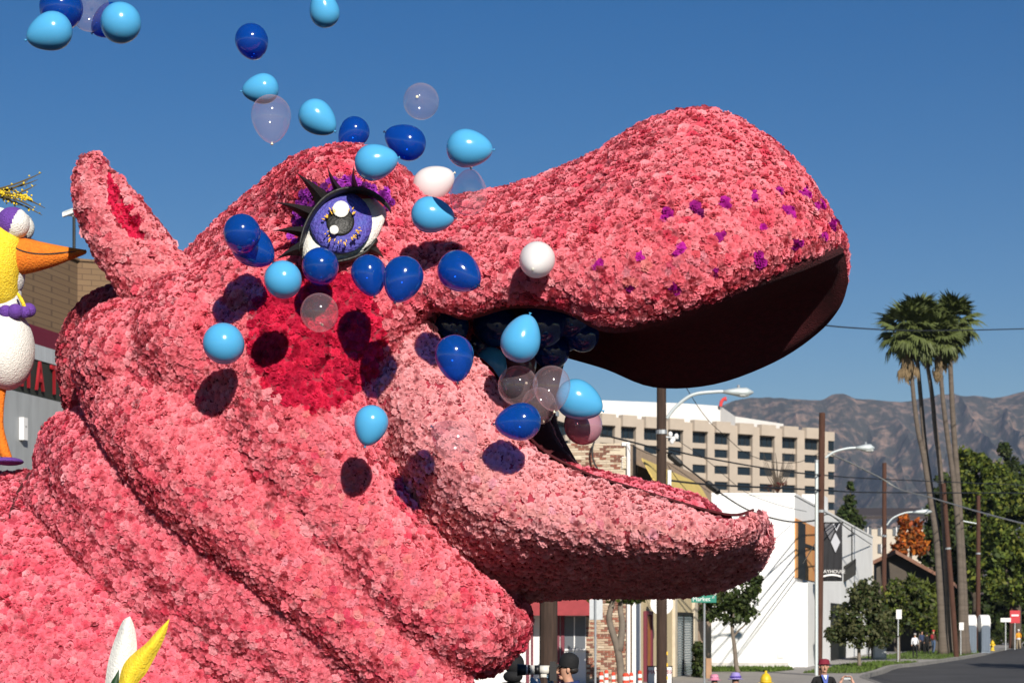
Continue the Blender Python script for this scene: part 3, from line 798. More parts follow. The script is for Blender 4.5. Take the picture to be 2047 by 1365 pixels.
B('clear', 908, 880, 40, (-1, -.6, .2), (868, 1005), 'clear balloon with its knot to the left in front of the lower jaw')
for x, y, r, kd, d, kind, lb in (
        (892, 650, 46, (.1, -.3, -1), 13.2, 'dark', 'shaded dark blue balloon inside the mouth, deepest at the corner'),
        (950, 690, 38, (.1, .2, -1), 13.75, 'dark', 'shaded dark blue balloon inside the mouth, behind the one at the corner'),
        (990, 648, 45, (0, -.3, -1), 13.35, 'dark', 'shaded dark blue balloon inside the mouth, left of the bright sky blue one'),
        (1084, 650, 45, (.1, -.2, -1), 13.25, 'dark', 'shaded dark blue balloon inside the mouth, right of the bright sky blue one'),
        (1142, 636, 38, (.2, -.5, -1), 13.35, 'dark', 'shaded dark blue balloon tucked highest under the upper lip'),
        (1130, 672, 33, (-.1, .3, -1), 13.75, 'dark', 'shaded dark blue balloon inside the mouth, between three darker ones'),
        (1166, 672, 33, (.3, .2, -1), 13.4, 'dark', 'shaded dark blue balloon farthest right under the upper jaw'),
        (1102, 703, 37, (.0, .3, -1), 13.55, 'dark', 'shaded dark blue balloon lowest inside the mouth'),
        (984, 728, 30, (.3, .6, .2), 13.3, 'light', 'shaded sky blue balloon peeping over the lower lip inside the mouth'),
        (1040, 722, 34, (.3, .6, .2), 13.9, 'rose', 'dull pearl balloon in deep shade at the back of the mouth')):
    B(kind, x, y, r, kd, d, lb)
# ------------------------------------------------------------------ ground, road, pavement
m_asphalt = mat('asphalt', (0.062, 0.061, 0.062), 0.9, var=0.5, scale=0.35, bump=0.3, bscale=30)
m_concrete = mat('concrete', (0.34, 0.32, 0.29), 0.9, var=0.25, scale=1.2, bump=0.2)
m_kerb = mat('kerb_concrete', (0.24, 0.23, 0.21), 0.9, var=0.4, scale=2.0)
m_soil = mat('dry_soil', (0.20, 0.16, 0.11), 0.95, var=0.3, scale=0.05)
m_grass = mat('lawn', (0.075, 0.13, 0.022), 0.9, var=0.45, scale=3.0, col2=(0.11, 0.12, 0.03))
m_line = mat('road_paint_white', (0.62, 0.62, 0.58), 0.8, var=0.3, scale=6)
def sheet(name, poly, z, m):
    mb = MB().add([(x, y, z) for x, y in poly], [tuple(range(len(poly)))])
    o = mk(name, mb, m); o['kind'] = 'structure'; return o
sheet('ground', [(-9000, -300), (9000, -300), (9000, 9000), (-9000, 9000)], 0.0, m_soil)
KERB = [(-80, 43.7), (5, 43.7), (8.2, 45), (9.8, 50), (10.8, 57), (11.6, 64), (12.4, 71), (14.8, 80), (17.2, 89.4), (20.1, 97), (28.7, 122.5), (36, 147), (62, 230)]
KD = [tuple(p) for p in catmull(KERB, 5)]
sheet('road', KD + [(80, 224), (60, 60), (120, 40), (120, -60), (-120, -60), (-120, 43.7)], 0.004, m_asphalt)
sheet('pavement', KD + [(-80, 230)], 0.14, m_concrete)
def offset_path(path, d):
    out = []
    for i, p in enumerate(path):
        a, b = path[max(i - 1, 0)], path[min(i + 1, len(path) - 1)]
        t = Vector((b[0] - a[0], b[1] - a[1])).normalized(); out.append((p[0] - t.y * d, p[1] + t.x * d))
    return out
kb = MB(); inn, out_ = offset_path(KD, 0.0), offset_path(KD, -0.16)
for i in range(len(KD) - 1):
    z0, z1 = 0.004, 0.15
    a, b, c, d = inn[i], inn[i + 1], out_[i + 1], out_[i]
    kb.add([(*a, z0), (*b, z0), (*c, z0), (*d, z0), (*a, z1), (*b, z1), (*c, z1), (*d, z1)], [(4, 7, 6, 5), (3, 2, 6, 7), (0, 4, 5, 1), (0, 3, 7, 4), (1, 5, 6, 2)])
mk('kerb', kb, m_kerb)['kind'] = 'structure'
def strip(y0, y1, d0, d1):
    seg = [p for p in [tuple(q) for q in catmull(KERB, 12)] if y0 <= p[1] <= y1]
    return offset_path(seg, d0) + offset_path(seg, d1)[::-1]
LAWNS = []
for nm, poly in (('verge', strip(74, 97, 0.25, 2.4)), ('verge', strip(104, 140, 0.25, 5.0)), ('lawn', [(2, 77.2), (10.2, 77.2), (11.4, 80.5), (11.8, 84.6), (2, 84.6)])):
    sheet(nm, poly, 0.148, m_grass); LAWNS.append(poly)
V, T, Cc = [], [], []
for poly in LAWNS:
    xs = [p[0] for p in poly]; ys = [p[1] for p in poly]; n = 5200
    q = np.stack([rng.uniform(min(xs), max(xs), n), rng.uniform(min(ys), max(ys), n)], 1); q = q[poly_in(q[:, 0], q[:, 1], poly)]
    for x, y in q:
        o = len(V); h = random.uniform(.05, .13); a = random.uniform(0, 3.14); w = .035
        V += [(x - w * math.cos(a), y - w * math.sin(a), .147), (x + w * math.cos(a), y + w * math.sin(a), .147), (x + random.uniform(-.05, .05), y + random.uniform(-.05, .05), .147 + h)]
        T.append((o, o + 1, o + 2)); g = random.uniform(.6, 1.25); Cc += [(0.085 * g, 0.135 * g, 0.022 * g)] * 3
go = bpy.data.objects.new('grass', np_mesh('grass', V, T, np.array(Cc), leaf_mat('grass_blades', 0.2))); C.objects.link(go)
tag(go, 'short green grass of the verges and the lawn by the white wall', 'grass', kind='stuff')
dash = [(22.3, 80), (23.9, 86), (25.5, 92), (27.0, 98), (28.4, 104)]
for k, (x, y) in enumerate(dash):
    sx, sy = 0.26, 0.965; w = 0.07
    p = [(x - sy * w, y + sx * w), (x + sy * w, y - sx * w), (x + sx * 2.4 + sy * w, y + sy * 2.4 - sx * w), (x + sx * 2.4 - sy * w, y + sy * 2.4 + sx * w)]
    sheet('lane_dash', p, 0.009, m_line)

# ------------------------------------------------------------------ mountains and haze
nx, ny = 420, 170
xs = np.linspace(-1600, 2600, nx); ys = np.linspace(3300, 6200, ny)
GX, GY = np.meshgrid(xs, ys); G = np.stack([GX.ravel(), GY.ravel(), np.zeros(nx * ny)], 1)
SKY = np.array([(1000, 800), (1380, 806), (1440, 808), (1470, 800), (1520, 795), (1560, 795), (1600, 800), (1645, 803), (1665, 793), (1688, 791), (1710, 800), (1760, 803), (1800, 806), (1850, 800), (1880, 790), (1910, 793), (1950, 793), (1985, 799), (2020, 792), (2060, 788), (2400, 800)], float)
pxg = CX + GX / 5200 * F
crest = CH + (YH - np.interp(pxg, SKY[:, 0], SKY[:, 1])) / F * 5200
t = np.clip((GY - 3300) / 1900, 0, 1); back = np.clip((GY - 5200) / 1000, 0, 1)
rid = 0
for k, (s_, a_) in enumerate(((1 / 800, 1.0), (1 / 380, .7), (1 / 180, .45), (1 / 85, .26), (1 / 40, .14))):
    rid = rid + a_ * (1 - np.abs(2 * vnoise(np.stack([G[:, 0] * 2.1, G[:, 1] * .55, G[:, 2]], 1), s_, 11 + k) - 1))
rid = rid.reshape(GX.shape); rid = (rid - rid.min()) / (rid.max() - rid.min())
prof = t ** 0.85
Hh = crest * prof * (1 - (1 - rid) * 0.95 * np.clip((1 - t) * 4, 0, 1) * np.clip(t * 5, 0, 1) ** .5) * (1 - back * .5)
Hh += (rid - .6) * 46 * np.clip(1 - np.abs(t - .97) * 12, 0, 1)
Vm = np.stack([GX, GY, Hh], 2).reshape(-1, 3)
idx = np.arange(nx * ny).reshape(ny, nx)
Fm = np.stack([idx[:-1, :-1], idx[:-1, 1:], idx[1:, 1:], idx[1:, :-1]], -1).reshape(-1, 4)
mm = mat('chaparral_slope', (0.032, 0.032, 0.026), 0.95, col2=(0.30, 0.19, 0.14), scale=0.03, detail=10, bump=0.0)
_r = [n_ for n_ in mm.node_tree.nodes if n_.type == 'MAP_RANGE'][0]; _r.inputs[1].default_value = 0.47; _r.inputs[2].default_value = 0.72
me = bpy.data.meshes.new('mountains'); me.from_pydata(Vm.tolist(), [], Fm.tolist()); me.materials.append(mm); me.update()
mo = bpy.data.objects.new('mountains', me); C.objects.link(mo); mo['kind'] = 'structure'
hz = MB().bb((-8000, -200, -1), (8000, 7000, 760))
hm = bpy.data.materials.new('thin_haze'); hm.use_nodes = True
hn = hm.node_tree.nodes; hn.remove(hn['Principled BSDF'])
pv = hn.new('ShaderNodeVolumePrincipled'); pv.inputs['Color'].default_value = (0.62, 0.76, 1.0, 1); pv.inputs['Density'].default_value = 0.00006; pv.inputs['Anisotropy'].default_value = 0.1
hm.node_tree.links.new(pv.outputs[0], hn['Material Output'].inputs['Volume'])
hz_o = mk('haze', hz, hm); hz_o['kind'] = 'stuff'

# ------------------------------------------------------------------ far hotel block
m_tan = mat('precast_tan', (0.42, 0.355, 0.285), 0.9, var=0.12, scale=0.4)
m_tan2 = mat('precast_tan_dark', (0.36, 0.30, 0.235), 0.9, var=0.15, scale=0.4)
m_glass = mat('dark_window_glass', (0.012, 0.020, 0.028), 0.25, spec=0.25)
m_wht = mat('white_roof_block', (0.70, 0.68, 0.64), 0.8, var=0.06, scale=0.2)
A = Vector((10.0, 375.2)); Bp = Vector((66.6, 411.0)); u2 = (Bp - A).normalized(); nrm = Vector((u2.y, -u2.x))
def wt(px): k = (px - CX) / F; return (A.y * k - A.x) / (u2.x - k * u2.y)
def hp(t, w, z): q = A + u2 * t + nrm * w; return Vector((q.x, q.y, z))
hotel = thing('hotel_building', 'tan precast office block with rows of dark square windows before the mountains', 'building', (38, 400, 0))
L_ = (Bp - A).length; U3 = Vector((u2.x, u2.y, 0)); N3 = Vector((nrm.x, nrm.y, 0))
wall = MB(); wall.box(hp(L_ / 2, -8.6, 20.3), (L_ / 2, 8, 20.3), U3, N3)
centers = [1122, 1166, 1211, 1253, 1299, 1347, 1396, 1440, 1486, 1530, 1575, 1620]
rowz = [(38.6, 1.05), (35.7, .8), (32.5, .8), (29.35, .8), (26.2, .8), (23.0, .8), (19.8, .8)]
zc = [40.9] + [((rowz[i][0] - rowz[i][1]) + (rowz[i + 1][0] + rowz[i + 1][1])) / 2 for i in range(6)]
wins_me = {}
spand = MB()
for i, (z, h) in enumerate(rowz):                        # spandrel bands between the window rows
    z0 = z + h; z1 = rowz[i - 1][0] - rowz[i - 1][1] if i else 41.5
    spand.box(hp(L_ / 2, -0.3, (z0 + z1) / 2), (L_ / 2, .3, (z1 - z0) / 2), U3, N3)
spand.box(hp(L_ / 2, -0.3, (19.0) / 2), (L_ / 2, .3, 9.5), U3, N3)
mk('wall', wall, m_tan2, hotel); mk('spandrel', spand, m_tan, hotel)
hw_t = []
for c in centers + [1661]:
    t0, t1 = wt(c - (15 if c < 1650 else 9)), wt(c + (15 if c < 1650 else 8)); hw_t.append((t0, t1))
for i in range(len(hw_t) - 1):                           # piers
    a, b = hw_t[i][1], hw_t[i + 1][0]
    if b - a < .3: continue
    mk('pier', MB().box(hp((a + b) / 2, .12, 20.6), ((b - a) / 2, .42, 20.75), U3, N3), m_tan, hotel)
for (t0, t1) in hw_t:
    w = (t1 - t0) / 2; tc_ = (t0 + t1) / 2
    for i, (z, h) in enumerate(rowz):
        if i > 4: continue
        wo = mk('window', MB().box(hp(tc_, -.42, z), (w, .06, h), U3, N3), m_glass, hotel)
        fb = MB()
        if i == 0:
            for s in (-.34, .34): fb.box(hp(tc_ + s * w * 1.0, -.32, z), (.06, .05, h), U3, N3)
        fb.box(hp(tc_, -.34, z + h - .05), (w, .05, .05), U3, N3)
        mk('frame', fb, m_black, wo)
    if w > 1.2:                                          # boxed-out parapet over each top bay
        mk('bay_parapet', MB().prism([hp(tc_ - w * 1.1, .0, 39.75), hp(tc_ + w * 1.1, .0, 39.75), hp(tc_ + w * .95, 1.1, 39.75), hp(tc_ - w * .95, 1.1, 39.75)][::-1], (0, 0, 2.2)), m_tan, hotel)
pp = [P(1150, 1000, 392), P(1366, 1000, 399), P(1440, 1000, 404), P(1470, 1000, 424)]
poly = [Vector((p.x, p.y, 40.9)) for p in pp] + [Vector((60, 440, 40.9)), Vector((5, 430, 40.9))]
mk('roof_block', MB().prism(poly[::-1], (0, 0, 5.2)), m_wht, hotel)
vt = MB(); vt.tube([P(1440, 812, 403), P(1442, 803, 403), P(1446, 798, 403), P(1452, 797, 403)], [.35, .35, .35, .5], 8)
mk('roof_flag', vt, mat('red_roof_pipe', (0.6, 0.05, 0.05), 0.6), hotel)

# ------------------------------------------------------------------ corner shop building (brick front, beige side)
m_cream = mat('cream_mortar', (0.56, 0.49, 0.37), 0.95, var=0.2, scale=5)
m_brown = mat('brown_brick_wall', (0.44, 0.32, 0.22), 0.95, var=0.3, scale=6)
m_beige = mat('beige_stucco', (0.55, 0.45, 0.27), 0.9, var=0.12, scale=2)
m_whitep = mat('white_paint', (0.74, 0.73, 0.71), 0.7, var=0.05, scale=3)
m_burg = mat('burgundy_paint', (0.14, 0.02, 0.035), 0.6)
m_redcan = mat('red_canvas', (0.30, 0.045, 0.05), 0.85, var=0.25, scale=3)
m_yelcan = mat('yellow_canvas', (0.62, 0.46, 0.14), 0.85, var=0.15, scale=2)
m_greywin = mat('grey_window', (0.10, 0.11, 0.125), 0.3)
m_steel = mat('galvanised_steel', (0.42, 0.44, 0.45), 0.45, metal=0.6, var=0.15, scale=8)
shop = thing('corner_shop', 'corner shop building with worn brick front and yellow awnings on its side', 'building', (0, 66, 0))
YW = 62.0; XC = 3.7
fx = lambda px: (px - CX) / F * YW
fz = lambda py: CH + (YH - py) / F * YW
SD = Vector((0.243, 0.970)); SDN = Vector((0.970, -0.243))
def sp(px): k = (px - CX) / F; return (YW * k - XC) / (SD.x - k * SD.y)
def sq(t, w, z): return Vector((XC + SD.x * t + SDN.x * w, YW + SD.y * t + SDN.y * w, z))
S3 = Vector((SD.x, SD.y, 0)); SN3 = Vector((SDN.x, SDN.y, 0))
ztop = fz(886)
mk('front_wall', MB().bb((-9, YW, 0.14), (XC - 0.02, YW + .35, ztop)), m_cream, shop)
mk('side_wall', MB().box(sq(8.6, -.2, (ztop + .14) / 2), (8.6, .2, (ztop - .14) / 2 - .02), S3, SN3), m_brown, shop)
mk('roof', MB().prism([(-9, YW + .36, ztop - .6), (XC - .3, YW + .36, ztop - .6), tuple(sq(17, -.5, ztop - .6)), (-9, YW + 18, ztop - .6)], (0, 0, .2)), m_cream, shop)
brick_cols = [mat('brick_red', (0.30, 0.115, 0.075), 0.9, var=0.3, scale=9), mat('brick_brown', (0.22, 0.10, 0.07), 0.9, var=0.3, scale=9), mat('brick_cream', (0.58, 0.48, 0.36), 0.9, var=0.2, scale=9), mat('brick_sand', (0.46, 0.34, 0.24), 0.9, var=0.2, scale=9)]
bmesh_ = [mesh_from('brick', *(lambda b: (b.v, b.f))(MB().box((0, 0, 0), (.102, .022, .029))), [m_]) for m_ in brick_cols]
nb = 0; rest = MB()
for (x0, x1, y0, y1, pr) in ((1134, 1243, 886, 992, (.22, .18, .42, .18)), (1172, 1256, 1190, 1368, (.30, .24, .10, .36))):
    z = fz(y1); r = 0
    while z < fz(y0):
        x = fx(x0) + (0.11 if r % 2 else 0)
        while x < fx(x1):
            if random.random() > .06 or y0 > 1000:
                k = random.choices(range(4), pr)[0]
                pos = Vector((x, YW - .008 + random.uniform(-.006, .006), z))
                if nb < 300: inst(bmesh_[k], 'brick', shop, Matrix.Translation(pos)); nb += 1
                else: rest.box(pos, (.102, .022, .029), mi=k)
            x += 0.222
        z += 0.0735; r += 1
mk('brick', rest, brick_cols, shop)['kind'] = 'stuff'
mk('wall_vent', MB().bb((fx(1243), YW - .06, fz(937)), (fx(1259), YW - .002, fz(913))), m_whitep, shop)
lv = MB()
for k in range(7): lv.box((fx(1251), YW - .07, fz(935.5 - k * 3.3)), (.11, .012, .012))
mk('vent_slat', lv, m_beige, shop)
mk('cap_stone', MB().bb((fx(1243), YW - .08, fz(891)), (fx(1259), YW - .003, fz(884))), m_whitep, shop)
mk('downpipe', MB().tube([(XC - .08, YW - .1, ztop), (XC - .08, YW - .1, .2)], .06, 8), m_whitep, shop)
# white shopfront left of the brick pier
mk('shopfront_panel', MB().bb((-2.2, YW - .05, .15), (fx(1171), YW - .004, 2.9)), m_whitep, shop)
for x0, x1 in ((1052, 1058), (1062, 1066), (1112, 1119), (1121, 1128)):
    mk('shopfront_post', MB().bb((fx(x0), YW - .12, .15), (fx(x1), YW - .053, 2.9)), m_burg, shop)
w_ = mk('shop_window', MB().bb((fx(1128.5), YW - .085, fz(1296)), (fx(1170), YW - .053, fz(1232))), m_greywin, shop)
mk('window_frame', MB().bb((fx(1128.5), YW - .10, fz(1300)), (fx(1171), YW - .053, fz(1296))).bb((fx(1147), YW - .10, fz(1296)), (fx(1149), YW - .087, fz(1232))), m_whitep, w_)
can = MB(); zc0, zc1 = fz(1226), fz(1150)
can.add([(-1.2, YW - .13, zc1), (fx(1180), YW - .13, zc1), (fx(1196), YW - 1.3, zc0), (-1.2, YW - 1.3, zc0), (-1.2, YW - .13, zc0 - .02), (fx(1180), YW - .13, zc0 - .02), (fx(1196), YW - 1.3, zc0 - .06), (-1.2, YW - 1.3, zc0 - .06)],
        [(0, 3, 2, 1), (4, 5, 6, 7), (3, 7, 6, 2), (1, 2, 6, 5), (0, 4, 7, 3)])
mk('red_awning', can, m_redcan, shop)
# side facade
mk('side_stucco', MB().box(sq((sp(1272) + sp(1386)) / 2, .03, 2.3), ((sp(1386) - sp(1272)) / 2, .028, 2.15), S3, SN3), m_beige, shop)
for c, wd, m_ in ((1266, 5, m_whitep), (1343, 2.2, m_cream), (1383.5, 3.0, m_cream)):
    mk('pilaster', MB().box(sq(sp(c), .1, 2.3), ((sp(c + wd) - sp(c - wd)) / 2, .06, 2.15), S3, SN3), m_, shop)
dr = mk('door', MB().box(sq(sp(1289), .08, 1.2), ((sp(1295) - sp(1283)) / 2, .04, 1.05), S3, SN3), mat('orange_wood_door', (0.36, 0.13, 0.03), 0.6, var=0.3, scale=3), shop)
mk('door_frame', MB().box(sq(sp(1294.5), .12, 1.25), (.12, .05, 1.15), S3, SN3).box(sq(sp(1283), .12, 1.25), (.09, .05, 1.15), S3, SN3).box(sq(sp(1289), .12, 2.35), ((sp(1295) - sp(1283)) / 2, .05, .06), S3, SN3), m_burg, dr)
dz = lambda px, py: CH + (YH - py) / F * (YW + SD.y * sp(px))
wt0, wt1 = sp(1347), sp(1379); z0, z1 = dz(1360, 1360), dz(1360, 1226)
w_ = mk('shop_window', MB().box(sq((wt0 + wt1) / 2, .075, (z0 + z1) / 2), ((wt1 - wt0) / 2, .012, (z1 - z0) / 2), S3, SN3), mat('blind_behind_glass', (0.12, 0.155, 0.16), 0.2), shop)
fr_ = MB()
for t in (wt0, wt0 + (wt1 - wt0) * .42, wt1): fr_.box(sq(t, .1, (z0 + z1) / 2), (.05, .03, (z1 - z0) / 2 + .05), S3, SN3)
for z in (z0, z1): fr_.box(sq((wt0 + wt1) / 2, .104, z), ((wt1 - wt0) / 2, .03, .05), S3, SN3)
mk('window_frame', fr_, m_black, w_)
sl = MB()
for k in range(26): sl.box(sq((wt0 + wt1) / 2, .091, z0 + (k + .5) * (z1 - z0) / 26), ((wt1 - wt0) / 2 - .06, .004, .02), S3, SN3)
mk('blind_slat', sl, mat('blind_grey', (0.20, 0.24, 0.245), 0.6), w_)
for a, b, yy, hh in ((1268.5, 1385, 915, 3.2),):
    ta, tb = sp(a), sp(b); zt = dz(a, yy); zb_ = zt - .98; o_ = .82
    aw = MB().add([sq(ta, .22, zt), sq(tb, .22, zt), sq(tb, o_, zb_), sq(ta, o_, zb_), sq(ta, .22, zt - .05), sq(tb, .22, zt - .05), sq(tb, o_ - .03, zb_ - .1), sq(ta, o_ - .03, zb_ - .1)],
                  [(0, 1, 2, 3), (7, 6, 5, 4), (3, 2, 6, 7), (1, 5, 6, 2), (0, 3, 7, 4), (0, 4, 5, 1)])
    mk('yellow_awning', aw, m_yelcan, shop)
    mk('upper_window', MB().box(sq((ta + tb) / 2, .02, zt - 1.1), ((tb - ta) / 2 - .2, .015, .9), S3, SN3), m_black, shop)
sg = thing('round_sign', 'round white hanging shop sign beside the utility pole', 'sign', tuple(sq(sp(1289), .3, fz(1205))))
c_ = sq(sp(1289) - .4, .62, CH + (YH - 1206) / F * 63.2)
mk('sign_board', MB().lathe([(0.0, -.03), (.36, -.03), (.37, -.02), (.37, .02), (.36, .03), (0, .03)], c_, 32, rot=Matrix.Rotation(math.pi / 2, 3, 'X')), m_whitep, sg)
mk('bracket', MB().tube([c_ + Vector((-.75, 0.05, .40)), c_ + Vector((.2, .05, .40))], .02, 6), m_black, sg)
for k, (z_, w2) in enumerate(((.06, .20), (-.04, .25), (-.13, .2))):
    mk('faint_line', MB().bb(c_ + Vector((-w2, -.036, z_ - .018)), c_ + Vector((w2, -.032, z_ + .018))), mat('faded_grey_print', (0.5, 0.5, 0.54), 0.8), sg)
ms = thing('shop_sign_board', 'white notice board with red lettering behind the utility pole', 'sign', (P(1319, 1350, 61.2).x, 61.2, .14))
q = P(1319, 1352, 61.2)
mk('board', MB().bb((q.x - .36, 61.18, q.z - .36), (q.x + .36, 61.22, q.z + .30)), m_whitep, ms)
mk('board_frame', MB().bb((q.x - .39, 61.185, q.z + .302), (q.x + .39, 61.225, q.z + .34)).bb((q.x - .39, 61.185, q.z - .36), (q.x - .362, 61.225, q.z + .30)).bb((q.x + .362, 61.185, q.z - .36), (q.x + .39, 61.225, q.z + .30)), m_black, ms)
mk('post', MB().bb((q.x - .3, 61.19, .14), (q.x - .25, 61.21, q.z - .36)).bb((q.x + .25, 61.19, .14), (q.x + .3, 61.21, q.z - .36)), m_black, ms)
text_obj('lettering', 'MATTRESS', .155, .004, frame((q.x, 61.17, q.z + .15), (1, 0, 0), (0, -1, 0)), mat('red_print', (0.35, 0.02, 0.04), 0.7), ms)

# ------------------------------------------------------------------ white hall with banner
m_lampgrey_ = mat('weathered_grey', (0.60, 0.60, 0.58), 0.8)
m_stucco = mat('white_stucco', (0.80, 0.80, 0.78), 0.85, var=0.12, scale=0.5, bump=.2, bscale=10)
WC = Vector((12.06, 85.0)); WD = (Vector((23.0, 127.0)) - WC).normalized(); WNn = Vector((WD.y, -WD.x))
def wp(px): k = (px - CX) / F; return (WC.y * k - WC.x) / (WD.x - k * WD.y)
def wq(t, w, z): return Vector((WC.x + WD.x * t + WNn.x * w, WC.y + WD.y * t + WNn.y * w, z))
def wz(px, py): return CH + (YH - py) / F * (WC.y + WD.y * wp(px))
W3 = Vector((WD.x, WD.y, 0)); WN3 = Vector((WNn.x, WNn.y, 0)); HW = 7.47
hall = thing('white_hall', 'plain white stucco hall with a black banner on its street side', 'building', (9, 92, 0.14))
mk('wall', MB().prism([(-8, 85, .14), (WC.x, 85, .14), tuple(wq(43.4, 0, .14)), (-8, 127, .14)], (0, 0, HW - .14)), m_stucco, hall)
mk('roof_edge', MB().prism([(-8.02, 84.96, HW), (WC.x + .03, 84.96, HW), tuple(wq(43.4, .04, HW)), (-8, 127.1, HW)], (0, 0, .10)), m_stucco, hall)
mk('roof_unit', MB().box(wq(18, -1.0, HW + .6), (1.6, .5, .5), W3, WN3), m_stucco, hall)
mk('porch_wall', MB().box(wq(2.0, .28, 1.95), (1.9, .27, 1.8), W3, WN3), m_stucco, hall)
mk('plinth_stain', MB().bb((5, 84.985, .15), (11.8, 84.998, .35)), mat('stained_stucco', (0.55, 0.53, 0.49), 0.9, var=0.25, scale=2), hall)
bw = mk('boarded_window', MB().box(wq((wp(1588.5) + wp(1632)) / 2, .03, (wz(1610, 1045) + wz(1610, 1158)) / 2), ((wp(1632) - wp(1588.5)) / 2, .025, (wz(1610, 1045) - wz(1610, 1158)) / 2), W3, WN3), mat('orange_plywood', (0.62, 0.36, 0.13), 0.8, col2=(0.60, 0.20, 0.06), scale=0.7, stretch=(1, 1, .4)), hall)
mk('dark_board', MB().box(wq((wp(1592.5) + wp(1606)) / 2, .075, (wz(1600, 1045) + wz(1600, 1158)) / 2), ((wp(1606) - wp(1592.5)) / 2, .018, (wz(1600, 1045) - wz(1600, 1158)) / 2), W3, WN3), m_black, bw)
mk('cross_board', MB().box(wq((wp(1607) + wp(1630)) / 2, .075, wz(1615, 1092)), ((wp(1630) - wp(1607)) / 2, .018, .07), W3, WN3), m_black, bw)
dk = mk('doorway', MB().box(wq((wp(1660) + wp(1690)) / 2, .02, 1.6), ((wp(1690) - wp(1660)) / 2, .015, 1.45), W3, WN3), m_black, hall)
mk('dark_canopy', MB().prism([wq(wp(1686), .01, wz(1686, 1163)), wq(wp(1688), .01, wz(1688, 1163)), wq(wp(1688), .62, wz(1688, 1148)), wq(wp(1686), .62, wz(1686, 1148))], (0, 0, .85)), m_black, hall)
cd = mk('conduit', MB().tube([wq(wp(1701), .06, wz(1701, 1052)), wq(wp(1701), .06, wz(1701, 1126))], .035, 6).tube([wq(wp(1694), .06, wz(1694, 1070)), wq(wp(1706), .06, wz(1706, 1066))], .03, 6), m_black, hall)
for x, y in ((1470, 1300), (1560, 1310)): mk('wall_vent', MB().bb(Vector((P(x, y, 85).x - .15, 84.96, P(x, y, 85).z - .1)), Vector((P(x, y, 85).x + .15, 84.998, P(x, y, 85).z + .1))), m_lampgrey_, hall)
for x in (1424, 1516): mk('wall_joint', MB().bb((P(x, 0, 85).x - .012, 84.992, .36), (P(x, 0, 85).x + .012, 84.999, HW)), m_lampgrey_, hall)
# banner hanging square to the wall
bx0, bx1, dB = 1641, 1683.5, 86.2
bn = thing('banner', 'black cloth banner with grey diamonds hanging behind the leaning utility pole', 'banner', tuple(P(1662, 1165, dB)))
m_cloth = mat('black_banner_cloth', (0.022, 0.022, 0.025), 0.85, var=0.3, scale=2)
cl = MB(); nc, nr = 16, 12; vs = []
for r in range(nr + 1):
    for c in range(nc + 1):
        x = bx0 + (bx1 - bx0) * c / nc; y = 1045 + 116 * r / nr
        vs.append(P(x, y, dB + .05 * math.sin(c * 1.3 + r * .35) * r / nr))
cl.add(vs, [(r * (nc + 1) + c, (r + 1) * (nc + 1) + c, (r + 1) * (nc + 1) + c + 1, r * (nc + 1) + c + 1) for r in range(nr) for c in range(nc)])
ck = mk('cloth', cl, m_cloth, bn, smooth=True); ck.modifiers.new('thickness', 'SOLIDIFY').thickness = 0.02
def flat(name, pts, m_): return mk(name, MB().prism([P(x, y, dB - .06) for x, y in pts], (0, -.01, 0)), m_, bn)
m_gr = mat('banner_grey', (0.42, 0.43, 0.46), 0.85); m_gr2 = mat('banner_dark_grey', (0.13, 0.13, 0.14), 0.85)
flat('diamond', [(1670, 1064), (1661, 1083), (1670, 1104), (1679.5, 1083)], m_gr)
flat('diamond', [(1648, 1046), (1664, 1046), (1668, 1060), (1659, 1079), (1650, 1060)], m_gr2)
mk('chevron', MB().prism([P(x, y, dB - .07) for x, y in [(1664.5, 1046), (1667, 1046), (1672, 1057), (1677, 1046), (1679.5, 1046), (1672, 1061.5)]], (0, -.01, 0)), m_gr, bn)
text_obj('lettering', 'PLAYHOUSE', .21, .004, frame(P(1663, 1142, dB - .09), (1, 0, 0), (0, -1, 0)), m_whitep, bn)
ar = MB()
for k in range(12):
    a0, a1 = (k / 12 - .5) * 2, ((k + 1) / 12 - .5) * 2; f_ = lambda a: 1150 + a * a * 3.5
    ar.prism([P(1663 + a0 * 18, f_(a0), dB - .07), P(1663 + a1 * 18, f_(a1), dB - .07), P(1663 + a1 * 18, f_(a1) - 3.4, dB - .07), P(1663 + a0 * 18, f_(a0) - 3.4, dB - .07)], (0, -.01, 0))
mk('white_arc', ar, m_whitep, bn)
mk('banner_rod', MB().tube([P(1639, 1044.5, dB), P(1686, 1044.5, dB)], .03, 6), m_black, bn)

# ------------------------------------------------------------------ houses further up the street
m_hroof = mat('brown_tile_roof', (0.23, 0.115, 0.075), 0.9, var=0.35, scale=1.2, bump=.5, bscale=6)
m_hwall = mat('house_wall_shade_colour', (0.085, 0.07, 0.055), 0.9, var=0.3, scale=1)  # the shade on this wall is put into its dark colour
m_dkroof = mat('dark_slate_roof', (0.055, 0.045, 0.045), 0.9, var=0.2, scale=1)
hs = thing('brown_roof_house', 'shaded house with a low brown tiled roof behind the palm trunks', 'house', (24, 136, .14))
mk('wall', MB().prism([P(1752, 1318, 134), P(1898, 1318, 134), P(1898, 1318, 144), P(1752, 1318, 144)], (0, 0, 5.4)), m_hwall, hs)
rf = MB(); rp = [P(1745, 1120, 133), P(1790, 1098, 133), P(1908, 1163, 133)]; dv = Vector((2.4, 10, 0))
rf.add(rp + [p + dv for p in rp] + [p - Vector((0, 0, .25)) for p in rp] + [p + dv - Vector((0, 0, .25)) for p in rp],
       [(0, 3, 4, 1), (1, 4, 5, 2), (6, 7, 10, 9), (7, 8, 11, 10), (0, 1, 7, 6), (1, 2, 8, 7), (2, 5, 11, 8), (3, 0, 6, 9)])
mk('roof', rf, m_hroof, hs)
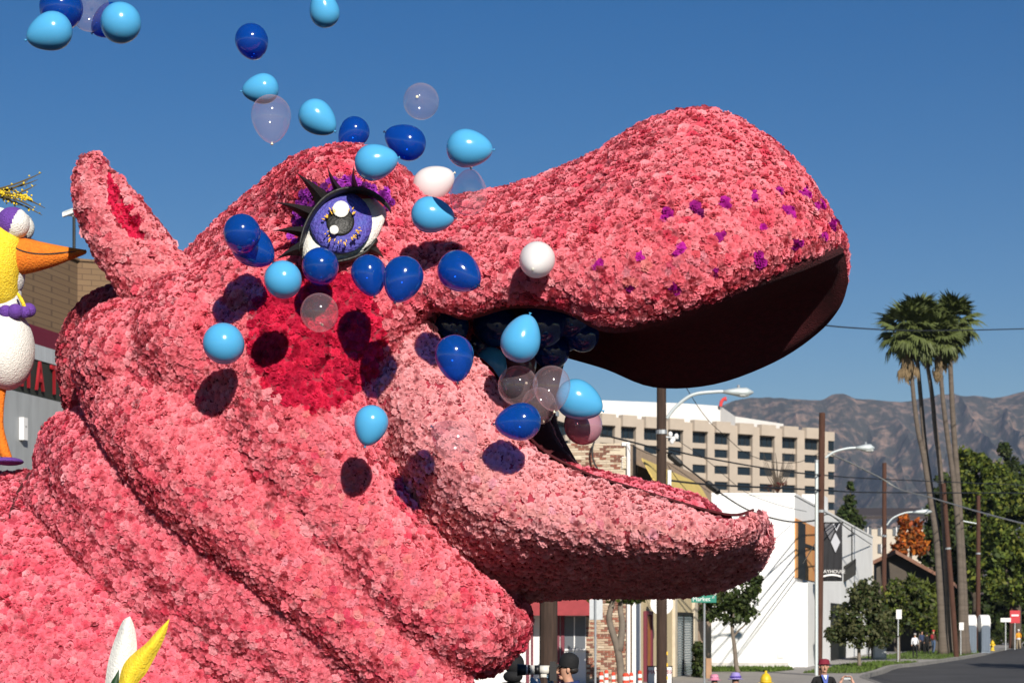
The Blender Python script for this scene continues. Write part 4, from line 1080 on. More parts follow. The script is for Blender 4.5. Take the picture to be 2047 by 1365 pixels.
mk('gable', MB().prism([P(1752, 1185, 134.02), P(1898, 1185, 134.02), P(1898, 1166, 134.02), P(1790, 1106, 134.02), P(1752, 1124, 134.02)], (0, 1, 0)), m_hwall, hs)
for x in (1800, 1862):
    w_ = mk('window', MB().bb(P(x - 11, 1240, 133.95), P(x + 11, 1205, 133.99)), m_glass, hs)
    mk('frame', MB().bb(P(x - 12, 1242, 133.94), P(x + 12, 1240, 133.985)).bb(P(x - 1, 1240, 133.93), P(x + 1, 1205, 133.948)), m_whitep, w_)
bh = thing('beige_flats', 'pale beige block of flats with a dark roof behind the orange tree', 'building', (38, 192, .14))
mk('wall', MB().prism([P(1712, 1300, 190), P(1862, 1300, 190), P(1862, 1300, 202), P(1712, 1300, 202)], (0, 0, 11.6)), mat('pale_stucco', (0.50, 0.44, 0.36), 0.9, var=0.1, scale=1), bh)
mk('roof', MB().prism([P(1704, 1037, 188.5), P(1868, 1037, 188.5), P(1868, 1037, 203), P(1704, 1037, 203)], (0, 0, .3)), m_dkroof, bh)
mk('roof_slope', MB().add([P(1704, 1030, 188.5), P(1868, 1030, 188.5), P(1860, 1015, 195), P(1712, 1015, 195)], [(0, 1, 2, 3)]).add([P(1704, 1030, 203), P(1868, 1030, 203), P(1860, 1015, 195), P(1712, 1015, 195)], [(1, 0, 3, 2)]), m_dkroof, bh)
for x in (1735, 1762, 1792, 1830):
    for y in (1060, 1095):
        w_ = mk('window', MB().bb(P(x - 7, y + 10, 189.9), P(x + 7, y - 8, 189.98)), m_greywin, bh)
        mk('frame', MB().bb(P(x - .8, y + 10, 189.82), P(x + .8, y - 8, 189.89)), m_whitep, w_)

# ------------------------------------------------------------------ poles, lamps, wires, signs
m_wood = mat('creosoted_pole', (0.055, 0.032, 0.022), 0.9, var=0.5, scale=3, stretch=(6, 6, .6))
m_wood2 = mat('rusty_pole', (0.085, 0.036, 0.022), 0.9, var=0.45, scale=3, stretch=(6, 6, .6))
m_wire = mat('wire_black', (0.012, 0.013, 0.014), 0.6)
m_cable = mat('aged_cable', (0.30, 0.30, 0.27), 0.5)
m_lampgrey = mat('lamp_grey', (0.50, 0.55, 0.55), 0.5, metal=0.3)
def pole(label, pxb, pxt, ytop, d, wpx, m_, tags=()):
    r = wpx / 2 * d / F; base = Vector(((pxb - CX) / F * d, d, 0.14)); top = P(pxt, ytop, d)
    t = thing('utility_pole', label, 'pole', tuple(base), 'wooden poles along the street')
    mk('shaft', MB().tube([base, base.lerp(top, .5), top], [r * 1.08, r, r * .88], 12), m_, t)
    mk('pole_band', MB().tube([base.lerp(top, .62), base.lerp(top, .63)], [r * 1.14] * 2, 12), m_steel, t)
    for (x, y) in tags:
        mk('yellow_marker', MB().box(P(x, y, d - r * .3), (.06, .02, .05)), mat('yellow_marker', (0.75, 0.45, 0.02), 0.6), t)
    return t
def lamp(label, pts, d, parent=None, hl=1.0):
    q = catmull([list(P(x, y, d)) for x, y in pts[:-1]], 6); e = Vector(q[-1]); tip = P(*pts[-1], d)
    t = thing('street_lamp', label, 'street lamp', tuple(q[0]), 'cobra head lamps on the poles')
    mk('arm', MB().tube(q, .035 * hl + .01, 8), m_lampgrey, t)
    L = (tip - e).length; dr = (tip - e).normalized()
    h = MB().tube([e - dr * .1, e + dr * L * .15, e + dr * L * .4, e + dr * L * .75, e + dr * L], [.05, .09, .13, .14, .03], 12, depth=(0, 1, 0), flat=1.2)
    mk('lamp_head', h, m_lampgrey, t, smooth=True)
    mk('photocell', MB().lathe([(0, .22), (.04, .21), (.045, .1)], e + dr * L * .45, 8), m_steel, t)
    mk('lens', MB().ell(e + dr * L * .62 - Vector((0, 0, .09)), (.2, .12, .07), 12, 8), mat('lamp_glass', (0.5, 0.52, 0.5), 0.2), t)
    return t
pole('thick dark utility pole directly behind the man with the long camera', 1096, 1099, 480, 46, 34, m_wood)
pole('dark wooden pole with yellow markers beside the round white sign', 1323, 1322, 560, 60, 20, m_wood, ((1331, 1305), (1331, 1328), (1331, 1354)))
pole('brown wooden pole in front of the black banner, topping out against the mountains', 1636, 1643.5, 825, 72, 14, m_wood2)
pole('reddish wooden pole rising right of the white hall from behind the street bush', 1767, 1768, 925, 110, 9.5, m_wood2)
pole('leaning reddish pole among the palm trunks', 1912, 1886, 966, 112, 10, m_wood2)
pole('reddish pole between the palms and the portable toilets', 1955, 1956, 990, 140, 9, m_wood2)
pole('short reddish pole beside the red road sign at the right edge', 2020, 2023, 1185, 150, 7, m_wood2)
mp = thing('metal_pole', 'slim white metal pole standing against the brown utility pole', 'pole', tuple(P(1632, 1246, 71.7) - Vector((0, 0, 1.86))))
mk('shaft', MB().tube([Vector((P(1632, 1246, 71.7).x, 71.7, .14)), P(1632.5, 921, 71.7)], .065, 10), m_lampgrey, mp)
mk('pole_cap', MB().lathe([(.075, -.05), (.075, .03), (0, .06)], P(1632.5, 921, 71.7), 10), m_steel, mp)
lamp('street lamp on the dark pole under the hippo upper jaw', [(1333, 836), (1352, 812), (1385, 789), (1430, 783), (1452, 783), (1506, 784)], 60, hl=1.2)
lamp('street lamp on the brown pole in front of the mountains', [(1650, 915), (1668, 903), (1695, 896), (1716, 895), (1748, 895)], 72)
lamp('street lamp on the reddish pole in front of the orange tree', [(1773, 1049), (1785, 1035), (1808, 1025), (1828, 1023), (1863, 1022)], 110)
lamp('small street lamp on the pole right of the palms', [(1952, 1046), (1930, 1042), (1922, 1040), (1915, 1040)], 139.5)
def wire(label, pts, r, m_=None, k=8):
    q = catmull([list(P(*p)) for p in pts], k)
    o = mk('cable', MB().tube(q, r, 6), m_ or m_wire, origin=tuple(q[0]))
    return tag(o, label, 'cable')
W = wire('thick black cable sagging from the dark pole to the brown pole before the white hall', [(1100, 838, 52), (1195, 866, 56), (1322, 900, 60), (1362, 926, 61), (1440, 985, 63), (1500, 1021, 66), (1560, 1039, 69), (1600, 1043, 71), (1640, 1038, 72)], .028)
for x, y, d in ((1350, 918, 60.6), (1425, 974, 62.8)):
    mk('splice_case', MB().tube([P(x - 9, y - 7, d), P(x + 9, y + 8, d)], [.11, .10], 8, round_end=True), m_black, W)
wire('thin cable curving from the hippo jaw down past the tan block to the brown pole', [(1369, 770, 60), (1395, 812, 61), (1419, 843, 62), (1455, 876, 63), (1492, 906, 65), (1545, 923, 68), (1598, 923, 70), (1641, 903, 72)], .011)
wire('cable from the pole bracket dropping across the windows to the white hall', [(1332, 868, 60), (1359, 883, 61), (1412, 919, 64), (1452, 953, 68), (1495, 986, 74), (1560, 1010, 80), (1612, 1022, 85)], .011)
wire('upper level street cable running right across the mountain', [(1330, 896, 60), (1402, 913, 62), (1545, 938, 68), (1641, 949, 72), (1758, 957, 95), (2060, 970, 130)], .025)
wire('lower level street cable running right across the mountain foot', [(1340, 960, 60), (1432, 969, 62), (1641, 979, 72), (1758, 984, 95), (2060, 985, 130)], .03)
wire('pale cable slanting down to the right across the palm trunks', [(1655, 905, 72), (1700, 925, 78), (1760, 955, 85), (1800, 978, 85), (1860, 994, 80), (1955, 1022, 70), (2060, 1050, 60)], .03, m_cable)
wire('high thin cable crossing the palm crowns', [(1480, 622, 60), (1600, 643, 75), (1700, 655, 88), (1850, 661, 100), (2060, 657, 115)], .03)
wire('drop wire hanging along the worn brick wall', [(1188, 882, 61.7), (1184, 900, 61.7), (1188, 925, 61.7), (1205, 948, 61.7), (1232, 951, 61.7), (1262, 958, 61.7), (1300, 962, 60.5)], .028)
wire('thin guy wire slanting from the brick cornice to the dark pole', [(1258, 888, 61.7), (1290, 904, 61), (1318, 914, 60)], .010)
wire('thin wire slanting from the dark pole over the yellow awning', [(1334, 928, 60), (1360, 965, 62), (1400, 1010, 66)], .010)
wire('second thin wire from the dark pole over the yellow awning', [(1334, 925, 60), (1372, 950, 62), (1420, 985, 66)], .010)
wire('service wire from the brown pole to the roof of the white hall', [(1646, 1030, 72), (1662, 1030, 80), (1700, 1060, 95), (1742, 1088, 125)], .025)
wire('service wire crossing in front of the boarded window', [(1606, 1125, 84), (1640, 1072, 72), (1676, 1045, 84)], .02)
bk = thing('pole_bracket', 'grey insulator bracket sticking out right of the dark pole', 'bracket', tuple(P(1333, 875, 60)))
mk('bracket_arm', MB().tube([P(1331, 873, 60), P(1356, 876, 60)], .03, 6), m_steel, bk)
for x, y in ((1340, 868), (1346, 878), (1352, 872), (1343, 882)): mk('insulator', MB().ell(P(x, y, 60), (.07, .07, .09), 8, 6), m_whitep, bk)
bx = thing('meter_box', 'slim grey steel box on the right side of the dark pole', 'box', tuple(P(1338, 975, 59.8)))
mk('casing', MB().box(P(1338, 962, 59.9), (.055, .06, .34)), m_steel, bx)
mk('lid', MB().box(P(1338, 960, 59.83), (.04, .008, .28)), m_lampgrey, bx)
st = thing('street_sign', 'green street name sign on a thin post in front of the young tree', 'sign', tuple(P(1408, 1246, 55) - Vector((0, 0, 1.86))))
q = P(1407, 1196.5, 55)
mk('post', MB().tube([(P(1408, 0, 55).x, 55, .14), (P(1408, 0, 55).x, 55, q.z - .12)], .03, 8), m_steel, st)
mk('blade', MB().box(q, (.345, .008, .10)), mat('sign_green', (0.0, 0.17, 0.115), 0.5), st)
text_obj('lettering', 'Market', .17, .002, frame(q + Vector((-.07, -.011, -.005)), (1, 0, 0), (0, -1, 0)), m_whitep, st)
text_obj('lettering', 'ST', .075, .002, frame(q + Vector((.26, -.011, .04)), (1, 0, 0), (0, -1, 0)), m_whitep, st)
gs = thing('road_sign', 'grey back of a road sign on a steel post before the brick pier', 'sign', tuple(P(1191, 1246, 50) - Vector((0, 0, 1.86))))
q = P(1191.5, 1217.5, 50)
mk('plate', MB().box(q, (.165, .008, .255)), m_steel, gs)
mk('post', MB().tube([(q.x - .02, 49.96, .14), (q.x - .02, 49.96, q.z + .26)], .028, 8), m_steel, gs)
rs = thing('red_road_sign', 'red and white road sign at the far right edge', 'sign', tuple(P(2030, 1246, 143) - Vector((0, 0, 1.86))))
q = P(2029, 1232, 143)
mk('plate', MB().box(q, (.36, .01, .45)), mat('sign_red', (0.45, 0.02, 0.03), 0.5), rs)
mk('white_bar', MB().box(q + Vector((0, -.02, .1)), (.26, .006, .06)), m_whitep, rs)
mk('post', MB().tube([(q.x, 143.05, .14), (q.x, 143.05, q.z + .4)], .04, 6), m_steel, rs)
ws = thing('white_name_sign', 'long white name sign left of the red road sign', 'sign', tuple(P(2011, 1246, 140) - Vector((0, 0, 1.86))))
q = P(2010.5, 1238.5, 140)
mk('blade', MB().box(q, (.36, .01, .14)), m_whitep, ws); mk('post', MB().tube([(q.x, 140.05, .14), (q.x, 140.05, q.z)], .045, 6), m_steel, ws)
for px, py, d, lb in ((1797, 1227, 96, 'white speed sign on a thin post in front of the big bush'), (1922, 1251, 116, 'pale sign plate on a post before the palm trunks')):
    t = thing('small_sign', lb, 'sign', tuple(P(px, 1246, d) - Vector((0, 0, 1.86)))); q = P(px, py, d)
    mk('plate', MB().box(q, (.13, .008, .22)), m_whitep, t); mk('post', MB().tube([(q.x - .03, d + .04, .14), (q.x - .03, d + .04, q.z + .2)], .028, 6), m_steel, t)
# ------------------------------------------------------------------ mattress store behind the float (left)
store = thing('mattress_store', 'brown brick store with a burgundy band and big red letters behind the hippo', 'building', (-10, 48, 0))
a0, a1, a2 = P(-70, 1246, 43.6), P(155, 1246, 49.2), P(420, 1246, 50.5)
a0.z = a1.z = a2.z = 0.0
zT = 10.95; fd = (a1 - a0).normalized(); fn = Vector((fd.y, -fd.x, 0))
m_bbrick = mat('store_brown_brick', (0.255, 0.165, 0.095), 0.95, var=0.22, scale=3)
nt = m_bbrick.node_tree; bs = nt.nodes['Principled BSDF']
tc = nt.nodes.new('ShaderNodeTexCoord'); br = nt.nodes.new('ShaderNodeTexBrick'); mpn = nt.nodes.new('ShaderNodeMapping')
mpn.inputs['Rotation'].default_value = (math.pi / 2, 0, 0); br.inputs['Scale'].default_value = 1.0
br.inputs['Brick Width'].default_value = .42; br.inputs['Row Height'].default_value = .14; br.inputs['Mortar Size'].default_value = .012
br.inputs['Color1'].default_value = (.185, .12, .066, 1); br.inputs['Color2'].default_value = (.165, .105, .058, 1); br.inputs['Mortar'].default_value = (.11, .07, .042, 1)
nt.links.new(tc.outputs['Object'], mpn.inputs[0]); nt.links.new(mpn.outputs[0], br.inputs['Vector']); nt.links.new(br.outputs['Color'], bs.inputs['Base Color'])
mk('wall', MB().prism([a0, a1, a2, a2 + Vector((0, 14, 0)), a0 + Vector((0, 14, 0))], (0, 0, zT)), m_bbrick, store)
cr_ = MB()
for k in range(26):                                      # courses standing proud of the wall
    z = 9.1 + k * .07
mk('parapet_cap', MB().prism([a0 - fn * -.06, a1 + fn * .06, a2 + Vector((0, -.06, 0)), a2 + Vector((0, .3, 0)), a1 + Vector((0, .3, 0)), a0 + Vector((0, .3, 0))], (0, 0, .06)), m_bbrick, store)
bpy.data.objects['parapet_cap'].location.z += zT
def band(name, z0, z1, out, m_, s0=-.02, s1=1.0):
    c0, c1 = a0.lerp(a1, s0), a0.lerp(a1, s1); c = (c0 + c1) / 2; c.z = (z0 + z1) / 2
    return mk(name, MB().box(c + fn * out, ((c1 - c0).length / 2, .04, (z1 - z0) / 2), fd, fn), m_, store)
band('burgundy_band', 8.55, 8.98, .07, mat('burgundy_panel', (0.13, 0.008, 0.03), 0.6, var=.15, scale=2))
band('grey_fascia', 8.19, 8.545, .09, mat('pale_fascia', (0.42, 0.45, 0.47), 0.7, var=.2, scale=2, stretch=(3, 3, .6)))
band('sign_backing', 7.35, 8.185, .06, mat('sign_dark_green', (0.02, 0.025, 0.02), 0.7))  # near-black green panel behind the letters
band('lower_wall', .1, 7.345, .05, mat('grey_metal_wall', (0.36, 0.38, 0.385), 0.6, var=.25, scale=1.5, stretch=(2, 2, .3)))
m_let = mat('red_letters', (0.32, 0.012, 0.02), 0.5); m_gold = mat('gold_letter_edge', (0.45, 0.32, 0.06), 0.5)
for k, ch in enumerate('MATTRESS'):
    px = (38, 67, 96, 121, 148, 175, 200, 225)[k]
    kk = (px - CX) / F; t_ = (kk * a0.y - a0.x) / (fd.x - kk * fd.y); pos = a0 + fd * t_ + fn * .16; pos.z = 7.77
    lt = text_obj('sign_letter', ch, 1.0, .03, frame(pos, fd, fn) @ Matrix.Diagonal((.62, 1, 1, 1)), m_let, store)
    text_obj('letter_edge', ch, 1.04, .02, frame(pos - fn * .045 - fd * .035, fd, fn) @ Matrix.Diagonal((.64, 1, 1, 1)), m_gold, lt)
aw = MB(); c0, c1 = a0.lerp(a1, -.02), a0.lerp(a1, 1.0)
ebx = P(47, 857, 46.0); mk('electric_box', MB().box(ebx, (.1, .06, .26), fd, fn), m_whitep, store)
mk('box_lock', MB().box(ebx + fn * .065 + Vector((0, 0, .05)), (.015, .006, .015), fd, fn), m_black, store)
pl = thing('security_camera_pole', 'thin dark pole with a white camera head left of the hippo ear', 'pole', tuple(P(148, 520, 50.5)))
mk('shaft', MB().tube([P(148, 525, 50.5), P(148, 428, 50.5)], .04, 8), m_black, pl)
mk('camera_head', MB().box(P(136, 426, 50.4), (.14, .06, .055), (math.cos(.35), 0, math.sin(.35))), m_whitep, pl)
mk('camera_hood', MB().box(P(139, 421.5, 50.4), (.15, .08, .012), (math.cos(.35), 0, math.sin(.35))), m_lampgrey, pl)
mk('bracket', MB().tube([P(148, 432, 50.5), P(137, 430, 50.4)], .025, 6), m_whitep, pl)

# ------------------------------------------------------------------ bird figure riding on the float
m_yel = mat('yellow_petals', (0.78, 0.52, 0.012), 0.9, col2=(0.80, 0.62, 0.05), scale=45, bump=0.7, bscale=80)
m_org = mat('orange_petals', (0.72, 0.20, 0.012), 0.9, col2=(0.62, 0.14, 0.01), scale=40, bump=0.7, bscale=80)
m_pur = mat('purple_statice', (0.16, 0.06, 0.36), 0.95, col2=(0.11, 0.04, 0.27), scale=60, bump=.8, bscale=110)
DB = 14.0; sB = DB / F
bird = thing('bird_figure', 'white and yellow bird figure with a long orange beak on the hippo back', 'figure', tuple(P(15, 925, DB)))
body_b = MB().ell(P(13, 698, DB), (55 * sB, .24, 82 * sB), 32, 20); mk('body', body_b, m_white, bird, smooth=True)
pxt = MB(); pxtube(pxt, [(14, 640, DB, 30), (10, 600, DB, 33), (4, 560, DB, 38), (0, 520, DB, 45), (-4, 480, DB, 46), (-4, 455, DB, 40)]); mk('neck', pxt, m_white, bird, smooth=True)
pxt = MB(); pxtube(pxt, [(3, 584, DB - .04, 34), (-2, 535, DB - .10, 42), (2, 492, DB - .10, 42), (6, 466, DB - .05, 36)]); mk('yellow_cap', pxt, m_yel, bird, smooth=True)
mk('cheek', MB().ell(P(30, 546, DB - .02), (19 * sB, .12, 42 * sB), 20, 12), m_white, bird, smooth=True)
sc_ = MB(); pxtube(sc_, [(36, 588, DB - .12, 3), (44, 602, DB - .13, 4), (52, 620, DB - .12, 3)], n=8); mk('yellow_edge', sc_, m_yel, bird)
for x, y, r, dd in ((12, 623, 14, -.14), (31, 622, 15.5, -.15), (49, 624, 12.5, -.12), (57, 620, 15, -.02), (-8, 624, 14, -.12)):
    mk('bead', MB().ell(P(x, y, DB + dd), (r * sB, r * sB, r * sB * .95), 18, 12), m_pur, bird, smooth=True)
eb = MB(); ec = P(26, 447, DB - .12); er = 32.5 * sB
eb.ell(ec, (er, er, er), 64, 44)
ebo = mk('eyeball', eb, [m_white, m_pur], bird, smooth=True)
for pg in ebo.data.polygons:
    c_ = pg.center + Vector(world_origin(bird)) - ec
    pg.material_index = 1 if c_.x - c_.z * .38 < er * .22 else 0
mk('far_eyeball', MB().ell(P(38, 455, DB + .16), (er * .95,) * 3, 20, 14), m_white, bird, smooth=True)
bk_ = MB(); q = catmull([list(P(6, 508, DB - .06)) + [42 * sB], list(P(44, 512, DB - .06)) + [37 * sB], list(P(95, 511, DB - .08)) + [25 * sB], list(P(140, 507, DB - .1)) + [12.5 * sB], list(P(168, 504, DB - .1)) + [5 * sB], list(P(173, 504, DB - .1)) + [1.5 * sB]], 6)
bk_.tube([p[:3] for p in q], [p[3] for p in q], 24, depth=(0, 1, 0), flat=.9); beak = mk('beak', bk_, m_org, bird, smooth=True)
ml_ = [(21, 487), (35, 498), (60, 506), (95, 508), (130, 505), (172, 501)]
pts_ = []
for x, y in ml_:
    h = bvh(beak).ray_cast(EYE, (P(x, y, 10) - EYE).normalized()); pts_.append(list(h[0]) if h[0] else list(P(x, y, DB - .1)))
mk('beak_line', MB().tube(catmull(pts_, 5), .006, 6), m_black, beak)
lg = MB(); pxtube(lg, [(2, 760, DB, 14), (0, 800, DB, 9), (-2, 850, DB, 9), (4, 890, DB, 12), (14, 914, DB, 10)], n=14); mk('leg', lg, m_org, bird, smooth=True)
mk('foot', MB().ell(P(16, 922, DB - .05), (30 * sB, .16, 8 * sB), 20, 10), m_pur, bird, smooth=True)
tw = MB(); bl = MB()
for k in range(16):
    x0, y0 = random.uniform(-20, 10), random.uniform(378, 398); L = random.uniform(40, 92); a = random.uniform(-.5, .45); d0 = DB + random.uniform(-.1, .1)
    pts = [P(x0 + L * t, y0 - L * math.sin(a) * t * .55 - 14 * t * t * (1 if a > 0 else -1), d0 + .1 * t) for t in np.linspace(0, 1, 7)]
    tw.tube(pts, [.006] * 5 + [.004, .002], 5)
    for t in np.linspace(.1, .9, 7):
        if random.random() < .75:
            i = int(t * 6); p = pts[i].lerp(pts[min(i + 1, 6)], t * 6 - i) + Vector((random.uniform(-.02, .02), 0, random.uniform(-.03, .02)))
            bl.ell(p, (random.uniform(.004, .009),) * 3, 6, 4)
for k in range(75):
    t = random.random(); p = P(-4 + 68 * t, 384 + 14 * t + random.gauss(0, 2.2), DB + random.gauss(0, .02)); bl.ell(p, (random.uniform(.005, .011),) * 3, 6, 4)
crest = mk('crest_twigs', tw, mat('twig_olive', (0.10, 0.075, 0.03), 0.9), bird); crest['kind'] = 'stuff'
cb = mk('crest_blossom', bl, m_yel, bird); cb['kind'] = 'stuff'

# ------------------------------------------------------------------ petals of the big flower in front
pet = thing('flower_ornament', 'large flower ornament with one white and one yellow petal at the bottom edge', 'ornament', tuple(P(265, 1420, 12.2)))
def petal(name, left, right, d, m_, bulge=.06):
    a = catmull([list(P(x, y, d)) for x, y in left], 8); b = catmull([list(P(x, y, d)) for x, y in right], 8); n = len(a); w = 8
    mb = MB(); vs = []
    for side in (-1, 1):
        for i in range(n):
            for j in range(w + 1):
                s = j / w; p = Vector(a[i]).lerp(Vector(b[i]), s); hw = (Vector(b[i]) - Vector(a[i])).length
                p.y += side * bulge * math.sin(math.pi * s) * min(1, hw / .1); vs.append(p)
    fs = []
    o = n * (w + 1)
    for i in range(n - 1):
        for j in range(w):
            q = i * (w + 1) + j; fs.append((q, q + 1, q + w + 2, q + w + 1)); q += o; fs.append((q, q + w + 1, q + w + 2, q + 1))
    mb.add(vs, fs); return mk(name, mb, m_, pet, smooth=True)
petal('white_petal', [(260, 1231), (246, 1240), (233, 1268), (222, 1300), (213, 1340), (208, 1400), (215, 1440)], [(260, 1231), (268, 1250), (273, 1280), (273, 1310), (266, 1350), (250, 1400), (240, 1440)], 12.3, m_white)
petal('yellow_petal', [(339, 1236), (318, 1256), (292, 1285), (266, 1306), (247, 1328), (238, 1360), (236, 1400), (250, 1440)], [(339, 1236), (333, 1262), (322, 1290), (306, 1320), (292, 1345), (276, 1365), (262, 1400), (258, 1440)], 12.15, m_yel)
petal('green_sepal', [(238, 1336), (230, 1350), (221, 1366), (214, 1400), (225, 1440)], [(238, 1336), (238, 1352), (238, 1370), (240, 1400), (236, 1440)], 12.2, mat('ti_leaf_green', (0.012, 0.045, 0.012), 0.5), .02)
mk('flower_stem', MB().tube([P(240, 1432, 12.25), P(245, 1520, 12.5), P(250, 1640, 12.9)], .035, 10), mat('stem_green', (0.03, 0.08, 0.02), 0.7), pet)

# ------------------------------------------------------------------ trees
leafm = leaf_mat('leaves', 0.3, 0.6)
m_bark = mat('grey_bark', (0.20, 0.165, 0.13), 0.95, var=0.4, scale=3, bump=.6, bscale=12)
m_bark2 = mat('dark_bark', (0.09, 0.07, 0.05), 0.95, var=0.4, scale=3)
def crown_mesh(clumps, n, size, cols, seed, elong=1.6, droop=0.0):
    """Many leaf faces gathered in uneven clumps; clumps: centre and radii in metres."""
    r = np.random.default_rng(seed); vol = np.array([c[1][0] * c[1][1] * c[1][2] for c in clumps]) ** .75
    ci = r.choice(len(clumps), n, p=vol / vol.sum()); cen = np.array([list(c[0]) for c in clumps])[ci]; rad = np.array([list(c[1]) for c in clumps])[ci]
    d = r.normal(0, 1, (n, 3)); d /= np.linalg.norm(d, axis=1)[:, None]; rr = r.random(n) ** .42
    lump = vnoise(cen + d * rad * rr[:, None], 1.3 / max(.25, float(rad.mean()) * .5), seed)
    keep = lump > .46; cen, rad, d, rr, ci = cen[keep], rad[keep], d[keep], rr[keep], ci[keep]; n = len(cen)
    p = cen + d * rad * (rr * (1 + r.normal(0, .07, n)))[:, None]
    ax = r.normal(0, 1, (n, 3)); ax[:, 2] -= droop; ax /= np.linalg.norm(ax, axis=1)[:, None]
    up = d * .7 + r.normal(0, .6, (n, 3)); ay = np.cross(up, ax); ay /= np.linalg.norm(ay, axis=1)[:, None] + 1e-9
    s = size * r.uniform(.6, 1.3, n)[:, None]
    v = np.stack([p - ax * s * elong * .5, p + ay * s * .5, p + ax * s * elong * .5, p - ay * s * .5], 1).reshape(-1, 3)
    q = np.arange(n * 4).reshape(n, 4)
    c0 = np.array(cols)[r.integers(0, len(cols), n)]; c0 = c0 * r.uniform(.7, 1.3, (n, 1))
    return v, q, np.repeat(c0, 4, 0)
def tree(name, label, cat, base, limbs, clumps, n, size, cols, seed, group=None, bark=None, **kw):
    t = thing(name, label, cat, tuple(base), group)
    tr = MB()
    for pts, r0, r1 in limbs:
        q = catmull([list(p) for p in pts], 4); tr.tube(q, np.linspace(r0, r1, len(q)), 8)
    mk('trunk', tr, bark or m_bark, t, smooth=True)
    v, q, c = crown_mesh(clumps, n, size, cols, seed, **kw)
    me = np_mesh('crown', v - np.array(base), q, c, leafm); o = bpy.data.objects.new('crown', me); C.objects.link(o); o.parent = t; ORIG[o.name] = Vector(base)
    return t
def pc(px, py, d, rx, ry, rd=None): s = d / F; return (P(px, py, d), (rx * s, rd or (rx + ry) / 2 * s, ry * s))
def gb(px, d): return Vector(((px - CX) / F * d, d, .14))
G_DARK = [(.028, .048, .012), (.045, .068, .016), (.065, .085, .020), (.036, .046, .016)]
G_MID = [(.070, .100, .014), (.10, .135, .018), (.15, .165, .024), (.045, .068, .014)]
G_OLV = [(.085, .090, .036), (.06, .068, .026), (.11, .11, .045)]
G_ORG = [(.40, .10, .015), (.48, .15, .02), (.30, .06, .012), (.20, .09, .03)]
d = 75
tree('street_tree', 'young street tree with a thin pale trunk against the white wall', 'tree', gb(1476, d),
     [([gb(1476, d), P(1472, 1330, d), P(1468, 1290, d), P(1464, 1262, d), P(1462, 1235, d)], .10, .05), ([P(1466, 1272, d), P(1478, 1258, d), P(1490, 1246, d), P(1500, 1215, d)], .045, .02), ([P(1462, 1240, d), P(1440, 1215, d), P(1425, 1200, d)], .035, .012), ([P(1463, 1245, d), P(1470, 1210, d), P(1480, 1180, d), P(1508, 1160, d)], .035, .012)],
     [pc(1425, 1205, d, 26, 24), pc(1418, 1228, d, 24, 16), pc(1455, 1215, d, 30, 28), pc(1485, 1200, d, 28, 30), pc(1500, 1172, d, 22, 26), pc(1512, 1160, d, 12, 16), pc(1470, 1235, d, 36, 16), pc(1496, 1228, d, 22, 16), pc(1452, 1192, d, 26, 20)],
     5200, .12, G_DARK + [(.055, .085, .02)], 31)
d = 57
tree('street_tree', 'pale barked street tree in front of the brick pier, crown hidden by the jaw', 'tree', gb(1240, d),
     [([gb(1243, d), P(1240, 1330, d), P(1233, 1290, d), P(1218, 1240, d), P(1222, 1212, d), P(1230, 1180, d)], .12, .07), ([P(1238, 1300, d), P(1244, 1250, d), P(1240, 1215, d), P(1244, 1175, d)], .11, .06)],
     [pc(1235, 1180, d, 60, 26), pc(1180, 1180, d, 32, 18), pc(1280, 1180, d, 30, 22), pc(1230, 1150, d, 60, 25), pc(1262, 1196, d, 16, 12)], 2600, .13, G_MID, 33)
d = 92
tree('street_bush', 'dark broad street bush on a slim stake in front of the hall doorway', 'tree', gb(1718, 86),
     [([gb(1718, 86), P(1717, 1290, 86), P(1720, 1240, 86)], .09, .05)],
     [pc(1690, 1240, 86, 34, 36), pc(1722, 1202, 86, 36, 40), pc(1712, 1262, 86, 44, 34), pc(1738, 1175, 86, 22, 22), pc(1752, 1240, 86, 34, 40), pc(1672, 1262, 86, 24, 26), pc(1760, 1275, 86, 30, 22)], 8500, .13, G_OLV + G_OLV + G_DARK, 35)
tree('street_bush', 'greener broad street bush right of the reddish pole', 'tree', gb(1795, 100),
     [([gb(1796, 100), P(1796, 1290, 100), P(1796, 1250, 100)], .10, .06)],
     [pc(1778, 1205, 100, 38, 38), pc(1812, 1190, 100, 36, 32), pc(1804, 1232, 100, 44, 36), pc(1838, 1212, 100, 28, 36), pc(1770, 1250, 100, 30, 24), pc(1846, 1232, 100, 18, 22), pc(1790, 1170, 100, 18, 16)], 8500, .15, G_DARK + G_MID + G_OLV, 37)
tree('garden_palm_bush', 'yellow green arching bush in front of the shaded house', 'tree', gb(1838, 131.5), [([gb(1838, 131.5), P(1838, 1250, 131.5)], .08, .05)],
     [pc(1838, 1180, 131.5, 30, 14), pc(1820, 1200, 131.5, 24, 20), pc(1856, 1200, 131.5, 24, 20), pc(1850, 1235, 131.5, 22, 26), pc(1868, 1250, 131.5, 16, 20), pc(1826, 1165, 131.5, 14, 10)], 2600, .34, [(.10, .13, .02), (.13, .15, .03), (.07, .09, .02)], 44, elong=3.2)
d = 150
tree('orange_tree', 'small tree with orange autumn leaves before the beige flats', 'tree', gb(1822, d),
     [([gb(1822, d), P(1822, 1180, d), P(1820, 1100, d)], .2, .1)],
     [pc(1815, 1078, d, 24, 28), pc(1830, 1060, d, 20, 26), pc(1808, 1042, d, 12, 20), pc(1836, 1090, d, 20, 20), pc(1800, 1098, d, 22, 16)], 3600, .26, G_ORG, 39)
d = 185
